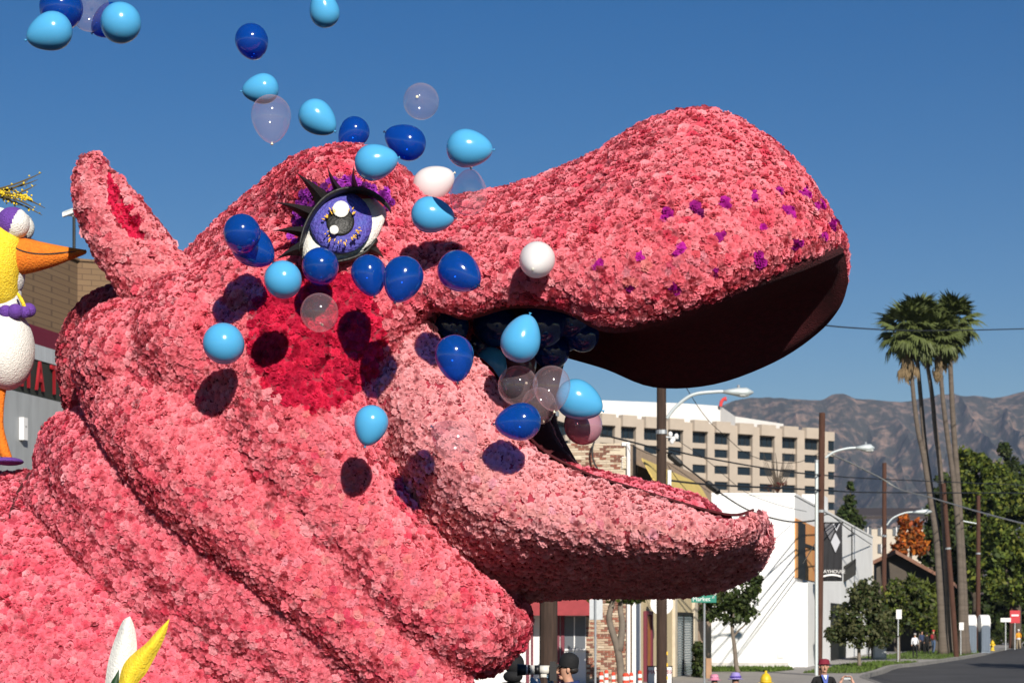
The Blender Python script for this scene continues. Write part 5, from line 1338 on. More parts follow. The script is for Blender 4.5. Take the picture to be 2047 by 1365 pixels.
tree('conifer', 'dark slim conifer behind the end of the white hall', 'tree', gb(1700, d), [([gb(1700, d), P(1700, 975, d)], .25, .04)],
     [pc(1700, 975, d, 7, 14), pc(1700, 1000, d, 12, 16), pc(1698, 1025, d, 18, 18), pc(1700, 1055, d, 26, 22), pc(1690, 1030, d, 20, 18), pc(1712, 1045, d, 18, 20)], 3200, .3, G_DARK, 41, bark=m_bark2)
tree('bare_tree', 'thin reddish winter tree in front of the tan block', 'tree', gb(1555, 170), [([gb(1555, 170), P(1555, 985, 170), P(1550, 905, 170)], .12, .02)] + [([P(1554, 985 - k * 7, 170), P(1554 + sx * 14, 958 - k * 8, 170), P(1554 + sx * 24, 930 - k * 9, 170)], .05, .012) for k in range(4) for sx in (-1.2, -.5, .6, 1.3)],
     [pc(1545, 975, 170, 20, 9), pc(1562, 968, 170, 14, 8)], 260, .16, [(.14, .03, .02), (.10, .05, .03)], 43, bark=m_bark2)
for k, (px, d, lb, cl, n, sz, co) in enumerate((
        (1948, 165, 'tall bright green tree rising behind the palms, left of the right edge', [(1915, 1010, 36, 50), (1945, 950, 42, 50), (1930, 915, 26, 24), (1970, 1000, 50, 60), (1960, 1070, 60, 50), (1905, 1080, 36, 50), (2000, 960, 34, 40), (1955, 1130, 60, 50)], 22000, .30, G_MID),
        (2030, 150, 'broad green tree filling the right edge of the street', [(2010, 1060, 44, 60), (2045, 1020, 50, 60), (2060, 1100, 50, 70), (2000, 1120, 46, 50), (2030, 1160, 60, 50), (2090, 1060, 50, 80), (1975, 1170, 40, 36)], 20000, .28, G_MID),
        (2010, 230, 'dark conifer towering at the right edge before the mountains', [(2008, 900, 14, 18), (2010, 930, 24, 24), (2014, 965, 36, 36), (2020, 1010, 44, 44), (2040, 950, 22, 30), (1995, 990, 26, 30), (2050, 1000, 30, 40)], 11000, .36, G_DARK),
        (1880, 160, 'dark green tree behind the brown roofed house and palm trunks', [(1872, 1030, 24, 44), (1885, 985, 24, 40), (1866, 1075, 26, 30), (1900, 1100, 40, 50), (1890, 1170, 40, 50), (1862, 1110, 26, 24)], 11000, .27, G_DARK + [(.06, .09, .02)]),
        (1925, 175, 'shady low tree behind the portable toilets', [(1900, 1200, 50, 40), (1950, 1190, 50, 50), (2000, 1200, 50, 40), (1930, 1250, 60, 40), (1990, 1255, 60, 36), (2050, 1240, 50, 50), (2060, 1190, 40, 40)], 14000, .3, G_DARK),
        (1735, 200, 'low olive tree between the white hall and the beige flats', [(1690, 1060, 26, 26), (1722, 1080, 22, 20), (1745, 1095, 24, 20), (1772, 1090, 20, 14)], 3000, .32, G_OLV + G_DARK))):
    tree('leafy_tree', lb, 'tree', gb(px, d), [([gb(px, d), P(px + 3, 1220, d), P(px, 1120, d)], .45, .2), ([P(px + 2, 1190, d), P(px + 22, 1120, d), P(px + 34, 1060, d)], .22, .08), ([P(px + 2, 1200, d), P(px - 20, 1130, d), P(px - 30, 1070, d)], .22, .08)],
         [pc(x, y, d, rx, ry) for x, y, rx, ry in cl], n, sz, co, 50 + k, bark=m_bark2)
tree('roadside_tree', 'leafy tree across the road just outside the right edge that shades the road', 'tree', Vector((29.5, 76, .01)),
     [([Vector((29.5, 76, 0)), Vector((29.5, 76, 3)), Vector((29.2, 76, 6))], .3, .15)], [(Vector((29, 76, 7)), (4, 4, 3)), (Vector((31, 74, 8)), (4, 4, 3)), (Vector((29.5, 78, 9)), (3, 3, 2.5)), (Vector((33, 80, 7)), (4, 4, 3))], 6000, .4, G_DARK, 71)
hg = thing('hedge', 'dark clipped hedge between the beige wall and the street sign post', 'hedge', tuple(gb(1398, 70)))
v, q, c = crown_mesh([pc(1396, 1300, 70, 12, 18, .8), pc(1397, 1330, 70, 13, 22, .8), pc(1395, 1355, 70, 13, 22, .8)], 2600, .10, G_DARK, 81)
me = np_mesh('foliage', v - np.array(gb(1398, 70)), q, c, leafm); o = bpy.data.objects.new('foliage', me); C.objects.link(o); o.parent = hg
lw_ = tag(mk('low_wall', MB().bb((P(1411, 0, 68).x, 67.9, .14), (P(1422, 0, 68).x, 68.3, CH + (YH - 1315) / F * 68)), mat('tan_block_wall', (0.36, 0.22, 0.13), 0.9, var=.2, scale=4), origin=(P(1416, 0, 68).x, 68, .14)), 'short tan pillar standing between the street sign post and the lawn', 'pillar')

# palms: curved trunk, fan fronds, hanging dead skirt
m_frond = mat('palm_green', (0.095, 0.12, 0.03), 0.6, var=0.4, scale=1.5)
m_dead = mat('palm_dead', (0.22, 0.155, 0.08), 0.9, var=0.5, scale=1.5)
m_ptrunk = mat('palm_trunk', (0.135, 0.108, 0.085), 0.95, var=0.4, scale=1.2, stretch=(1, 1, 5), bump=.5, bscale=8)
def frond_mesh(m_, seed, L, fan, nb=15, stalk=.5):
    r = random.Random(seed); mb = MB()
    mb.box((L * stalk / 2, 0, 0), (L * stalk / 2, .025, .015))
    for k in range(nb):
        a = (k / (nb - 1) - .5) * fan + r.uniform(-.05, .05); l = L * (1 - stalk) * (1.25 - .45 * abs(k / (nb - 1) - .5) * 2) * r.uniform(.85, 1.1)
        b = Vector((L * stalk, 0, 0)); dr_ = Vector((math.cos(a), math.sin(a), -.10)); sd = Vector((-math.sin(a), math.cos(a), 0)); tip = b + dr_ * l + Vector((0, 0, -.3 * l * r.uniform(.5, 1.3)))
        m_p = b + dr_ * l * .55; w = .085 * L / 1.8
        mb.add([b, m_p + sd * w, tip, m_p - sd * w, m_p + Vector((0, 0, w * .6))], [(0, 1, 4), (1, 2, 4), (2, 3, 4), (3, 0, 4)])
    return mesh_from('frond', mb.v, mb.f, [m_])
FR = [frond_mesh(m_frond, s, 2.1, 2.3) for s in range(4)]; DR = [frond_mesh(m_dead, s, 1.7, 1.1, 8, .55) for s in range(3)]
palms = ((1885, 1312, [(1880, 1200), (1872, 1080), (1860, 1000), (1846, 910), (1835, 860), (1826, 790), (1820, 715)], (1816, 655), 1.12, 'palm with the lowest hanging skirt, leftmost crown of the palm group'),
         (1889, 1310, [(1880, 1150), (1873, 1060), (1857, 950), (1849, 890), (1841, 800), (1832, 690)], (1838, 632), 1.0, 'palm second from the left in the group, trunk crossing the leftmost one'),
         (1901, 1310, [(1895, 1200), (1888, 1060), (1879, 930), (1870, 860), (1862, 780), (1850, 705)], (1852, 650), .95, 'palm in the middle of the group with a trunk leaning left'),
         (1924, 1306, [(1922, 1200), (1917, 1080), (1906, 960), (1895, 880), (1885, 800), (1878, 715)], (1876, 668), .95, 'palm second from the right in the group, crown lower than its right neighbour'),
         (1930, 1306, [(1927, 1200), (1922, 1080), (1914, 960), (1908, 880), (1903, 800), (1899, 690)], (1905, 635), 1.0, 'rightmost palm of the group with the straightest trunk'))
for k, (bx_, by_, mid, cr, sc_, lb) in enumerate(palms):
    d = 121 + (k % 3) * 2.5; base = gb(bx_, d)
    t = thing('palm_tree', lb, 'palm', tuple(base), 'tall fan palms by the street')
    q = catmull([list(base)] + [list(P(x, y, d)) for x, y in mid] + [list(P(cr[0], cr[1] + 30, d))], 6)
    mk('trunk', MB().tube(q, np.interp(np.linspace(0, 1, len(q)), [0, .06, .3, 1], [.33, .23, .17, .115]) * (1.15 if k == 4 else 1), 12), m_ptrunk, t, smooth=True)
    top = P(cr[0], cr[1] + 14, d)
    for j in range(64):
        az = j * 2.399 + k; el = 1.35 - 2.25 * (j / 64) ** 1.0 + random.uniform(-.12, .12)
        M = Matrix.Translation(top + Vector((0, 0, .1))) @ Matrix.Rotation(az, 4, 'Z') @ Matrix.Rotation(-el, 4, 'Y') @ Matrix.Rotation(random.uniform(-.4, .4), 4, 'X') @ Matrix.Scale(sc_ * random.uniform(.70, .95), 4)
        inst(FR[j % 4], 'frond', t, M)
    for j in range(22):
        az = j * 2.399; el = -1.05 - .5 * random.random()
        M = Matrix.Translation(top + Vector((0, 0, -.35 - .9 * random.random()))) @ Matrix.Rotation(az, 4, 'Z') @ Matrix.Rotation(-el, 4, 'Y') @ Matrix.Rotation(random.uniform(-.6, .6), 4, 'X') @ Matrix.Scale(sc_ * random.uniform(.5, .8) * (1.25 if k in (0, 3) else 1), 4)
        inst(DR[j % 3], 'dead_frond', t, M)

# ------------------------------------------------------------------ street things
m_blue = mat('toilet_blue_grey', (0.16, 0.20, 0.25), 0.6, var=.15, scale=3)
for k, (px, w, lb) in enumerate(((1939, 18, 'left portable toilet with a white roof behind the grass verge'), (1967, 16.5, 'right portable toilet with a white roof behind the grass verge'))):
    d = 128; t = thing('portable_toilet', lb, 'toilet', tuple(gb(px, d)), 'portable toilets'); x = gb(px, d).x; hw = w / 2 * d / F * 1.05
    mk('cabin', MB().bb((x - hw, d - .5, .14), (x + hw, d + .5, 2.0)), m_blue, t)
    mk('roof', MB().tube([(x - hw * 1.06, d, 2.02), (x + hw * 1.06, d, 2.02)], .55, 12, depth=(0, 1, 0)), m_whitep, t)
    dr_ = mk('door', MB().bb((x - hw * .7, d - .54, .25), (x + hw * .7, d - .505, 1.9)), mat('toilet_door', (0.10, 0.13, 0.17), 0.6), t)
    rb = MB()
    for j in range(5): rb.box((x - hw * .8 + j * hw * .4, d - .555, 1.05), (.02, .012, .8))
    mk('door_rib', rb, m_blue, dr_)
cbn = thing('utility_cabinet', 'grey green utility cabinet on the verge beside the reddish pole', 'cabinet', tuple(gb(1757, 104)))
q = gb(1757, 104); mk('casing', MB().bb((q.x - .36, 103.7, .14), (q.x + .34, 104.3, 1.15)), mat('cabinet_grey', (0.36, 0.38, 0.34), 0.6), cbn)
mk('lid', MB().bb((q.x - .4, 103.66, 1.152), (q.x + .38, 104.34, 1.22)), m_steel, cbn)
mk('door', MB().bb((q.x - .28, 103.67, .25), (q.x + .26, 103.697, 1.05)), m_steel, cbn)
m_hyd = mat('hydrant_yellow', (0.68, 0.46, 0.02), 0.5, var=.15, scale=10)
def hydrant(px, d, lb):
    b = gb(px, d); t = thing('fire_hydrant', lb, 'hydrant', tuple(b))
    mk('barrel', MB().lathe([(.17, 0), (.17, .05), (.11, .06), (.105, .45), (.14, .47), (.14, .51), (.11, .52)], b, 14), m_hyd, t, smooth=True)
    mk('bonnet', MB().lathe([(.135, .522), (.125, .58), (.08, .66), (.03, .68), (.03, .74), (0, .745)], b, 14), m_hyd, t, smooth=True)
    for s in (-1, 1): mk('side_nozzle', MB().tube([b + Vector((s * .09, 0, .40)), b + Vector((s * .19, 0, .40))], .055, 10), m_hyd, t)
    mk('front_nozzle', MB().tube([b + Vector((0, -.09, .36)), b + Vector((0, -.2, .36))], .075, 10), m_hyd, t)
hydrant(1531, 47.5, 'yellow fire hydrant on the pavement at the bottom edge')
hydrant(1984, 137, 'tiny yellow fire hydrant far away near the right portable toilet')
m_orange = mat('cone_orange', (0.62, 0.06, 0.025), 0.6); m_refl = mat('reflective_white', (0.75, 0.73, 0.7), 0.4)
for k, (px, py, lb) in enumerate(((1202, 1345, 'leftmost orange and white street post before the brick pier'), (1212, 1341, 'tallest orange and white street post, second from the left'), (1226, 1345, 'street post with stripes partly behind the pale tree trunk'), (1251, 1347, 'thick striped street post right of the pale tree trunk'), (1262, 1346, 'slim striped street post beside the thick one'), (1279, 1342, 'rightmost orange and white street post below the orange door'))):
    d = 54 + (k % 3) * .5; top = CH + (YH - py) / F * d; b = Vector(((px - CX) / F * d, d, .14)); r = .055 if k != 3 else .09
    t = thing('traffic_post', lb, 'traffic post', tuple(b), 'orange and white posts by the shop')
    mk('base', MB().lathe([(.2, 0), (.2, .06), (.08, .08), (.0, .08)], b, 12), m_black, t)
    mk('tube', MB().lathe([(r, .08), (r, top - .14), (r * .7, top - .11), (0, top - .10)], b, 12), m_orange, t)
    for z in (.16, .34): mk('reflective_band', MB().lathe([(r + .006, top - .14 - z), (r + .006, top - .14 - z + .10)], b, 12), m_refl, t)
# ------------------------------------------------------------------ people
def cloth(name, c, v=.25): return mat(name, c, 0.85, var=v, scale=9, bump=.25, bscale=25)
m_skin = mat('skin', (0.50, 0.27, 0.18), 0.55, var=.12, scale=12)
m_skin2 = mat('skin_pale', (0.62, 0.36, 0.26), 0.55, var=.12, scale=12)  # lighter skin tone for the phone holder
m_hair = mat('dark_hair', (0.02, 0.016, 0.013), 0.6)
BASE = dict(pel=(0, 0, .93, .13), spine=(0, .01, 1.15, .135), chest=(0, .01, 1.32, .145), neckb=(0, .015, 1.45, .07), neck=(0, .0, 1.52, .052), jawp=(0, -.03, 1.575, .062), headm=(0, -.01, 1.645, .086), headt=(0, .0, 1.70, .070),
            shl=(.17, .01, 1.41, .068), ell=(.24, .03, 1.14, .046), wrl=(.24, -.06, .90, .032), hdl=(.24, -.09, .82, .034),
            shr=(-.17, .01, 1.41, .068), elr=(-.24, .03, 1.14, .046), wrr=(-.24, -.06, .90, .032), hdr=(-.24, -.09, .82, .034),
            hpl=(.095, 0, .88, .098), knl=(.10, -.02, .50, .062), anl=(.10, .02, .09, .042), tol=(.11, -.13, .04, .036),
            hpr=(-.095, 0, .88, .098), knr=(-.10, -.02, .50, .062), anr=(-.10, .02, .09, .042), tor=(-.11, -.13, .04, .036))
EDG = [('pel', 'spine', 0), ('spine', 'chest', 0), ('chest', 'neckb', 0), ('neckb', 'neck', 2), ('neck', 'jawp', 2), ('jawp', 'headm', 2), ('headm', 'headt', 2)]
for s in 'lr': EDG += [('chest', 'sh' + s, 0), ('sh' + s, 'el' + s, 0), ('el' + s, 'wr' + s, 0), ('wr' + s, 'hd' + s, 2), ('pel', 'hp' + s, 1), ('hp' + s, 'kn' + s, 1), ('kn' + s, 'an' + s, 1), ('an' + s, 'to' + s, 3)]
def fingers(J, E, s, along, palm_n, curl=.5, spread=.017, L=.085):
    """Five bent fingers growing from the end of the palm, thumb from its side."""
    h = Vector(J['hd' + s][:3]); a = Vector(along).normalized(); n = Vector(palm_n).normalized(); w = a.cross(n).normalized()
    for k, (o, l) in enumerate(((-1.5, .9), (-.5, 1.0), (.5, .95), (1.5, .75))):
        p0 = h + w * o * spread + a * .03
        p1 = p0 + (a * math.cos(curl) + n * math.sin(curl)) * L * l * .5; p2 = p1 + (a * math.cos(curl * 2.2) + n * math.sin(curl * 2.2)) * L * l * .45
        b = None
        for i, (p, r) in enumerate(((p0, .0105), (p1, .0095), (p2, .0075))):
            nm = 'f%s%d%d' % (s, k, i); J[nm] = (*p, r); E.append((b or 'hd' + s, nm, 2)); b = nm
    t0 = h - w * .03 - a * .03; t1 = t0 - w * .028 + a * .03 + n * .02; t2 = t1 + a * .03 + n * .012
    b = None
    for i, (p, r) in enumerate(((t0, .013), (t1, .0115), (t2, .0085))):
        nm = 't%s%d' % (s, i); J[nm] = (*p, r); E.append((b or 'hd' + s, nm, 2)); b = nm
def person(label, loc, rotz, mats, pose={}, scale=1.0, group=None, hands=(), sub=1, skirt=None, glove=None):
    """mats: top, legs, skin, shoes. One continuous skinned body; clothes by region of that surface."""
    J = dict(BASE); J.update(pose); E = list(EDG)
    for h in hands: fingers(J, E, *h)
    names = list(J); ix = {n: i for i, n in enumerate(names)}
    me = bpy.data.meshes.new('body'); me.from_pydata([J[n][:3] for n in names], [(ix[a], ix[b]) for a, b, _ in E], [])
    o = bpy.data.objects.new('temporary', me); C.objects.link(o)
    md = o.modifiers.new('skin', 'SKIN'); md.use_smooth_shade = True; md.branch_smoothing = .4
    for i, n in enumerate(names):
        sv = me.skin_vertices[0].data[i]; sv.radius = (J[n][3] * (1.18 if n in ('chest', 'spine', 'pel') else 1), J[n][3]); sv.use_root = (n == 'pel')
    ms_ = o.modifiers.new('smooth', 'SUBSURF'); ms_.levels = sub; ms_.render_levels = sub
    r = bpy.data.meshes.new_from_object(o.evaluated_get(bpy.context.evaluated_depsgraph_get())); bpy.data.objects.remove(o); r.name = 'body'
    r.materials.clear()
    ml = list(mats) + ([glove] if glove else [])
    for m_ in ml: r.materials.append(m_)
    A_ = np.array([J[a][:3] for a, b, _ in E]); B_ = np.array([J[b][:3] for a, b, _ in E]); ra = np.array([J[a][3] for a, b, _ in E]); rb = np.array([J[b][3] for a, b, _ in E])
    for pg in r.polygons:
        c = np.array(pg.center); ab = B_ - A_; t = np.clip(((c - A_) * ab).sum(1) / ((ab * ab).sum(1) + 1e-9), 0, 1)
        d = np.linalg.norm(c - (A_ + ab * t[:, None]), axis=1) / (ra + (rb - ra) * t); k = int(np.argmin(d)); mi = E[k][2]
        if mi == 0 and k == 0 and t[k] < .25: mi = 1
        if mi == 0 and E[k][0].startswith('el') and t[k] > .9: mi = 2
        if glove and mi == 2 and ('hd' in E[k][1] or E[k][1][0] in 'ft' and E[k][1] != 'tol' and E[k][1] != 'tor' or 'hd' in E[k][0]): mi = len(ml) - 1
        pg.material_index = mi
    t = thing('person', label, 'person', (0, 0, 0), group)
    bo = bpy.data.objects.new('body', r); C.objects.link(bo); bo.parent = t; ORIG[bo.name] = Vector((0, 0, 0))
    t.location = loc; t.rotation_euler = (0, 0, rotz); t.scale = (scale,) * 3
    return t, J
def addp(t, name, mb, m_, smooth=True):
    me = mesh_from(name, mb.v, mb.f, m_ if isinstance(m_, list) else [m_], mb.m, smooth); o = bpy.data.objects.new(name, me); C.objects.link(o); o.parent = t; return o
def face(t, J, m_sk, glasses=False):
    h = Vector(J['headm'][:3]); f = h + Vector((0, -.088, -.01))
    addp(t, 'nose', MB().tube([f + Vector((0, .012, .025)), f + Vector((0, -.012, -.012)), f + Vector((0, -.018, -.028)), f + Vector((0, .008, -.035))], [.010, .014, .017, .010], 8), m_sk)
    for s in (-1, 1):
        addp(t, 'eye', MB().ell(f + Vector((s * .031, .010, .022)), (.013, .008, .007), 10, 6), m_hair)
        addp(t, 'eyebrow', MB().tube([f + Vector((s * .016, .002, .040)), f + Vector((s * .046, .014, .040))], .005, 5), m_hair)
        addp(t, 'ear', MB().ell(h + Vector((s * .083, .012, -.01)), (.012, .020, .032), 10, 8), m_sk)
    addp(t, 'mouth', MB().tube([f + Vector((-.022, .012, -.060)), f + Vector((0, .003, -.058)), f + Vector((.022, .012, -.060))], .005, 5), mat('lips', (0.35, 0.12, 0.10), 0.5))
    addp(t, 'chin', MB().ell(f + Vector((0, .035, -.083)), (.036, .034, .026), 12, 8), m_sk)
    if glasses:
        g = MB()
        for s in (-1, 1):
            q = [f + Vector((s * .031 + .022 * math.cos(a), -.006, .020 + .017 * math.sin(a))) for a in np.linspace(0, 6.283, 14)]; g.tube(q, .002, 5, cap=False)
            g.tube([f + Vector((s * .053, -.004, .022)), h + Vector((s * .082, .01, .01))], .002, 5)
        addp(t, 'glasses', g, m_black)
def beanie(t, J, m_, cuff=True):
    h = Vector(J['headm'][:3])
    addp(t, 'knit_cap', MB().lathe([(.100, .0), (.104, .02), (.103, .05), (.100, .085), (.088, .118), (.062, .142), (.028, .155), (0, .158)], h + Vector((0, .012, .015)), 20, rot=Matrix.Rotation(-.22, 3, 'X')), m_)
    if cuff: addp(t, 'cap_cuff', MB().lathe([(.103, -.004), (.109, .0), (.109, .034), (.104, .04)], h + Vector((0, .012, .010)), 20, rot=Matrix.Rotation(-.22, 3, 'X')), m_)
def hat(t, J, m_, brim=.15, crown=.11, tilt=-.1):
    h = Vector(J['headm'][:3]); rt = Matrix.Rotation(tilt, 3, 'X')
    addp(t, 'hat', MB().lathe([(brim, -.012), (brim, -.004), (.102, .010), (.100, crown * .6), (.085, crown), (.04, crown + .012), (0, crown + .014)], h + Vector((0, .005, .045)), 22, rot=rt), m_)

c_navy = cloth('navy_fleece', (0.012, 0.028, 0.115)); c_black = cloth('black_cloth', (0.007, 0.007, 0.008)); c_jean = cloth('blue_jeans', (0.07, 0.12, 0.22))
c_grey = cloth('grey_trousers', (0.06, 0.06, 0.065)); c_shoe = mat('dark_shoes', (0.02, 0.018, 0.016), 0.6)
# photographer
s_ = 0.945
ph, J = person('photographer in a black knit cap and navy jacket aiming a long white lens left', Vector((P(1139, 0, 19.5).x, 19.5, .004)), -math.pi / 2, (c_navy, c_grey, m_skin, c_shoe),
    dict(ell=(.23, -.17, 1.24, .05), wrl=(.10, -.31, 1.43, .036), hdl=(.055, -.345, 1.475, .034), elr=(-.25, -.10, 1.24, .05), wrr=(-.12, -.20, 1.50, .036), hdr=(-.075, -.20, 1.56, .034),
         neck=(0, -.015, 1.52, .055), jawp=(0, -.045, 1.575, .062), headm=(0, -.03, 1.645, .086), headt=(0, -.02, 1.70, .072)), s_, hands=(('l', (-.4, -.55, .45), (-.8, 0, .3), .45, .017, .09), ('r', (.5, -.7, .3), (.6, .5, 0), .7, .017, .08)), glove=mat('pale_blue_glove', (0.35, 0.55, 0.70), 0.6))
face(ph, J, m_skin, True); beanie(ph, J, c_black, False)
addp(ph, 'collar', MB().lathe([(.085, 0), (.098, .05), (.095, .085), (.085, .08), (.08, .02)], (0, .02, 1.43), 18, rot=Matrix.Rotation(.18, 3, 'X')), c_navy)
addp(ph, 'hair', MB().ell((0, .03, 1.635), (.083, .062, .045), 14, 8), m_hair)
cm = thing('camera', 'black camera with a long white telephoto lens held up to the face', 'camera', (0, 0, 0))
m_cb = mat('camera_black', (0.012, 0.012, 0.013), 0.45); m_cw = mat('lens_white', (0.62, 0.60, 0.54), 0.4)
rot90 = Matrix.Rotation(math.pi / 2, 3, 'X'); cy0 = -.21; zc = 1.635
addp(cm, 'camera_body', MB().box((0, cy0 + .035, zc - .035), (.072, .035, .075)).box((0, cy0 + .035, zc + .06), (.03, .03, .025)), m_cb, False)
addp(cm, 'viewfinder', MB().box((0, cy0 + .083, zc + .045), (.02, .014, .015)), m_cb, False)
def ring(name, y0, y1, r0, r1, m_): return addp(cm, name, MB().lathe([(0, -y0), (r0, -y0), (r1, -y1), (0, -y1)], (0, 0, zc), 20, rot=Matrix.Rotation(math.pi / 2, 3, 'X')), m_)
ring('lens_barrel', cy0 - .001, cy0 - .10, .046, .046, m_cw); ring('focus_ring', cy0 - .101, cy0 - .155, .049, .049, m_cb); ring('lens_barrel', cy0 - .156, cy0 - .20, .048, .05, m_cw)
ring('zoom_ring', cy0 - .201, cy0 - .225, .052, .052, m_cb); ring('silver_ring', cy0 - .226, cy0 - .242, .052, .053, m_cw); ring('lens_hood', cy0 - .243, cy0 - .335, .055, .062, m_cb)
addp(cm, 'tripod_collar', MB().box((0, cy0 - .06, zc - .058), (.015, .03, .018)), m_cw, False)
cm.location = ph.location; cm.rotation_euler = ph.rotation_euler; cm.scale = ph.scale
# neighbour in the float's shade, which is painted in as near-black clothes
nb_, J = person('person in dark hooded clothes standing in shade left of the long lens', Vector((P(1030, 0, 20.6).x, 20.6, .004)), math.radians(150), (cloth('coat_shade_colour', (0.016, 0.014, 0.013)), c_grey, m_skin, c_shoe), {}, .955)
addp(nb_, 'hood', MB().ell((0, .02, 1.655), (.108, .115, .12), 18, 12).ell((0, .05, 1.52), (.11, .10, .07), 16, 8), c_black)
# man in the red hat
rh, J = person('man in a dark red hat and black fleece over a blue collared shirt', Vector((P(1647, 0, 30).x, 30, .004)), math.radians(6), (c_black, c_grey, m_skin, c_shoe), {}, .825, sub=2)
face(rh, J, m_skin); hat(rh, J, cloth('dark_red_felt', (0.20, 0.012, 0.03)), .116, .078, -.05)
addp(rh, 'shirt_collar', MB().add([(-.07, -.07, 1.49), (.07, -.07, 1.49), (.012, -.168, 1.27), (-.012, -.168, 1.27), (-.06, -.02, 1.47), (.06, -.02, 1.47), (0, -.11, 1.27)], [(0, 3, 2, 1), (0, 4, 6, 3), (1, 2, 6, 5), (2, 3, 6)]), cloth('blue_shirt', (0.08, 0.12, 0.40)), False)
addp(rh, 'undershirt', MB().add([(-.035, -.085, 1.485), (.035, -.085, 1.485), (0, -.15, 1.40), (0, -.05, 1.45)], [(0, 2, 1), (0, 3, 2), (1, 2, 3)]), m_whitep, False)
addp(rh, 'hair', MB().ell((0, .035, 1.62), (.088, .07, .06), 14, 8), m_hair)
# seated spectators: lilac hat, flowered hat, phone holder (heads low, chairs below the frame)
SEAT = dict(pel=(0, 0, .50, .13), spine=(0, .05, .72, .125), chest=(0, .06, .90, .14), neckb=(0, .05, 1.03, .068), neck=(0, .03, 1.09, .05), jawp=(0, .0, 1.145, .06), headm=(0, .02, 1.215, .085), headt=(0, .03, 1.27, .07),
            shl=(.165, .06, .98, .064), ell=(.23, .0, .72, .045), wrl=(.14, -.22, .66, .032), hdl=(.10, -.28, .65, .033), shr=(-.165, .06, .98, .064), elr=(-.23, .0, .72, .045), wrr=(-.14, -.22, .66, .032), hdr=(-.10, -.28, .65, .033),
            hpl=(.10, -.03, .49, .095), knl=(.12, -.43, .50, .062), anl=(.12, -.42, .09, .042), tol=(.13, -.56, .04, .036), hpr=(-.10, -.03, .49, .095), knr=(-.12, -.43, .50, .062), anr=(-.12, -.42, .09, .042), tor=(-.13, -.56, .04, .036))
def chair(loc, rz, lb):
    t = thing('folding_chair', lb, 'chair', (0, 0, 0), 'folding chairs of the seated spectators')
    m_ = mat('chair_canvas', (0.03, 0.05, 0.10), 0.85)
    addp(t, 'seat', MB().box((0, -.12, .37), (.24, .22, .012)), m_, False); addp(t, 'backrest', MB().box((0, .20, .70), (.24, .012, .17), az=(0, .15, 1)), m_, False)
    for sx in (-1, 1):
        for a, b in (((sx * .245, -.33, 0), (sx * .245, .16, .36)), ((sx * .255, .2, 0), (sx * .255, -.32, .36))): addp(t, 'leg', MB().tube([a, b], .012, 6), m_steel)
        addp(t, 'back_frame', MB().tube([(sx * .235, .13, .36), (sx * .235, .23, .90)], .012, 6), m_steel)
    t.location = loc; t.rotation_euler = (0, 0, rz); return t
for px, d, col, lb, hl, sc2 in ((1470, 34, (0.30, 0.24, 0.55), 'seated person seen by the crown of a lilac hat at the bottom edge', 'lilac_felt', .84), (1428, 36, (0.62, 0.22, 0.33), 'seated person with a pink and white flowered hat at the bottom edge', 'pink_flowered_felt', .78)):
    lo = Vector((P(px, 0, d).x, d, .004)); t, J = person(lb, lo, math.pi, (c_navy, c_jean, m_skin, c_shoe), SEAT, sc2, 'spectators seated at the bottom edge')
    m_h = cloth(hl, col); hat(t, J, m_h, .16, .12, 0.05)
    fb = MB()
    for k in range(26):
        a = k * 2.4; r_ = .105 if sc2 > .8 else random.uniform(.03, .11); fb.ell((r_ * math.cos(a), .025 + r_ * math.sin(a), 1.215 + (.085 if sc2 > .8 else .15 - r_ * .3)), (.02, .02, .017), 6, 4)
    addp(t, 'hat_trim', fb, cloth('violet_trim', (0.10, 0.06, 0.38)) if sc2 > .8 else cloth('white_pink_blossom', (0.70, 0.42, 0.50)))['kind'] = 'stuff'
    chair(lo, math.pi, 'folding chair under the person in the %s hat' % ('lilac' if sc2 > .8 else 'flowered'))
d = 30.5; lo = Vector((P(1688, 0, d).x, d, .004))
pz = dict(SEAT); hz_ = CH + (YH - 1352) / F * d; hz_ /= .80
pz.update(ell=(.22, -.18, 1.13, .042), wrl=(.115, -.28, hz_ - .10, .030), hdl=(.085, -.29, hz_ - .03, .032), elr=(-.22, -.18, 1.13, .042), wrr=(-.12, -.28, hz_ - .10, .030), hdr=(-.085, -.29, hz_ - .03, .032),
          neck=(0, .05, .98, .05), neckb=(0, .06, .94, .068), jawp=(0, .03, 1.02, .058), headm=(0, .05, 1.08, .083), headt=(0, .06, 1.13, .07), chest=(0, .06, .82, .14), shl=(.165, .06, .90, .064), shr=(-.165, .06, .90, .064))
t, J = person('seated person whose two raised hands hold a small silver phone at the bottom edge', lo, 0, (c_navy, c_jean, m_skin2, c_shoe), pz, .80, 'spectators seated at the bottom edge', hands=(('l', (-.55, -.1, .7), (-.6, -.5, -.3), .55, .02, .09), ('r', (.55, -.1, .7), (.6, -.5, -.3), .55, .02, .09)), sub=2)
addp(t, 'hair', MB().ell((0, .06, 1.10), (.092, .095, .09), 16, 10), m_hair)
pn = thing('phone', 'small silver phone held up between two hands at the bottom edge', 'phone', tuple(lo))
mk('case', MB().box((lo.x + .005, d - .235, hz_ * .80 - .005), (.052, .005, .030)), m_steel, pn); mk('phone_lens', MB().ell((lo.x + .04, d - .242, hz_ * .80 + .012), (.006, .003, .006), 8, 6), m_black, pn)
chair(lo, 0, 'folding chair under the person holding up a phone')
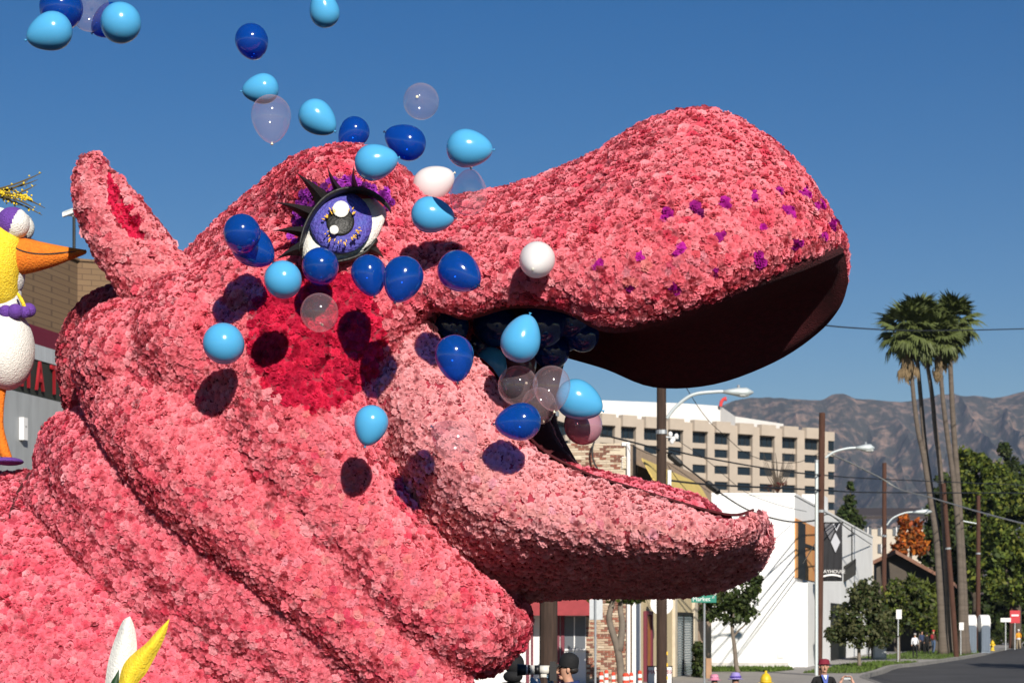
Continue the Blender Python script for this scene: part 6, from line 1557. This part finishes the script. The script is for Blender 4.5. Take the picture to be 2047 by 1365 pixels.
# walkers far up the pavement
WALK = dict(knl=(.10, -.14, .52, .062), anl=(.10, -.10, .10, .042), tol=(.11, -.24, .05, .036), knr=(-.10, .06, .50, .062), anr=(-.10, .24, .13, .042), tor=(-.11, .16, .05, .036), ell=(.24, .10, 1.15, .046), wrl=(.25, .12, .93, .032), hdl=(.25, .10, .86, .034), elr=(-.24, -.04, 1.14, .046), wrr=(-.24, -.18, .96, .032), hdr=(-.24, -.22, .90, .034))
def walker(px, feet, head, d, rz, top, legs, lb, headmat, kind):
    hgt = (feet - head) * d / F; z0 = .14
    t, J = person(lb, Vector(((px - CX) / F * d, d, z0)), rz, (top, legs, m_skin, c_shoe), WALK, hgt / 1.78, 'people walking up the pavement')
    if kind == 'cap': addp(t, 'cap', MB().lathe([(.095, 0), (.095, .05), (.07, .09), (0, .10)], (0, 0, 1.66), 14).box((0, -.12, 1.675), (.07, .06, .008)), headmat)
    elif kind == 'hair': addp(t, 'hair', MB().ell((0, .02, 1.68), (.095, .098, .085), 14, 8), headmat)
    elif kind == 'hood': addp(t, 'hood', MB().ell((0, .02, 1.66), (.105, .11, .12), 14, 8), headmat)
    return t
c_white = cloth('white_shirt', (0.68, 0.68, 0.70), .08)
walker(1829, 1320, 1269, 107, math.pi, c_white, c_black, 'person in a white shirt and black trousers walking away on the pavement', mat('grey_hair', (0.35, 0.33, 0.31), .8), 'hair')
walker(1843, 1306, 1262, 128, .3, cloth('dark_blue_jacket', (0.03, 0.045, 0.10)), c_black, 'person in a dark blue jacket with a pale scarf in the far group', c_black, 'hair')
walker(1853, 1311, 1267, 122, math.pi, c_black, c_black, 'person all in black at the centre of the far group', c_black, 'hood')
w_ = walker(1866, 1307, 1259, 124, 2.6, cloth('brown_coat', (0.07, 0.03, 0.022)), c_jean, 'person in a brown coat, blue jeans and red cap in the far group', cloth('red_cap', (0.5, 0.03, 0.04)), 'cap')
addp(w_, 'red_bag', MB().ell((.05, .17, 1.25), (.12, .07, .18), 12, 8), cloth('red_bag_cloth', (0.30, 0.02, 0.03)))
walker(1740, 1321, 1272, 104, math.pi, cloth('maroon_jacket', (0.24, 0.02, 0.025)), c_black, 'person in a maroon and yellow jacket beside the dark doorway', c_black, 'hair')
w_ = bpy.data.objects[[o for o in bpy.data.objects.keys() if o.startswith('person')][-1]]
addp(w_, 'yellow_sleeve', MB().tube([(-.17, .0, 1.42), (-.24, .0, 1.15)], [.078, .055], 10).ell((0, .14, 1.28), (.10, .04, .12), 12, 8), cloth('yellow_cloth', (0.6, 0.36, 0.03)))
w_ = walker(2036, 1300, 1258, 141, math.pi, cloth('orange_yellow_jacket', (0.72, 0.32, 0.02)), cloth('khaki_trousers', (0.36, 0.29, 0.19)), 'person in an orange yellow jacket and khaki trousers at the right edge of the road', mat('white_hair', (0.7, 0.69, 0.66), .8), 'hair')
addp(w_, 'white_shirt_tail', MB().lathe([(.15, .88), (.17, .90), (.165, 1.0), (.15, 1.02)], (0, 0, 0), 14), c_white)
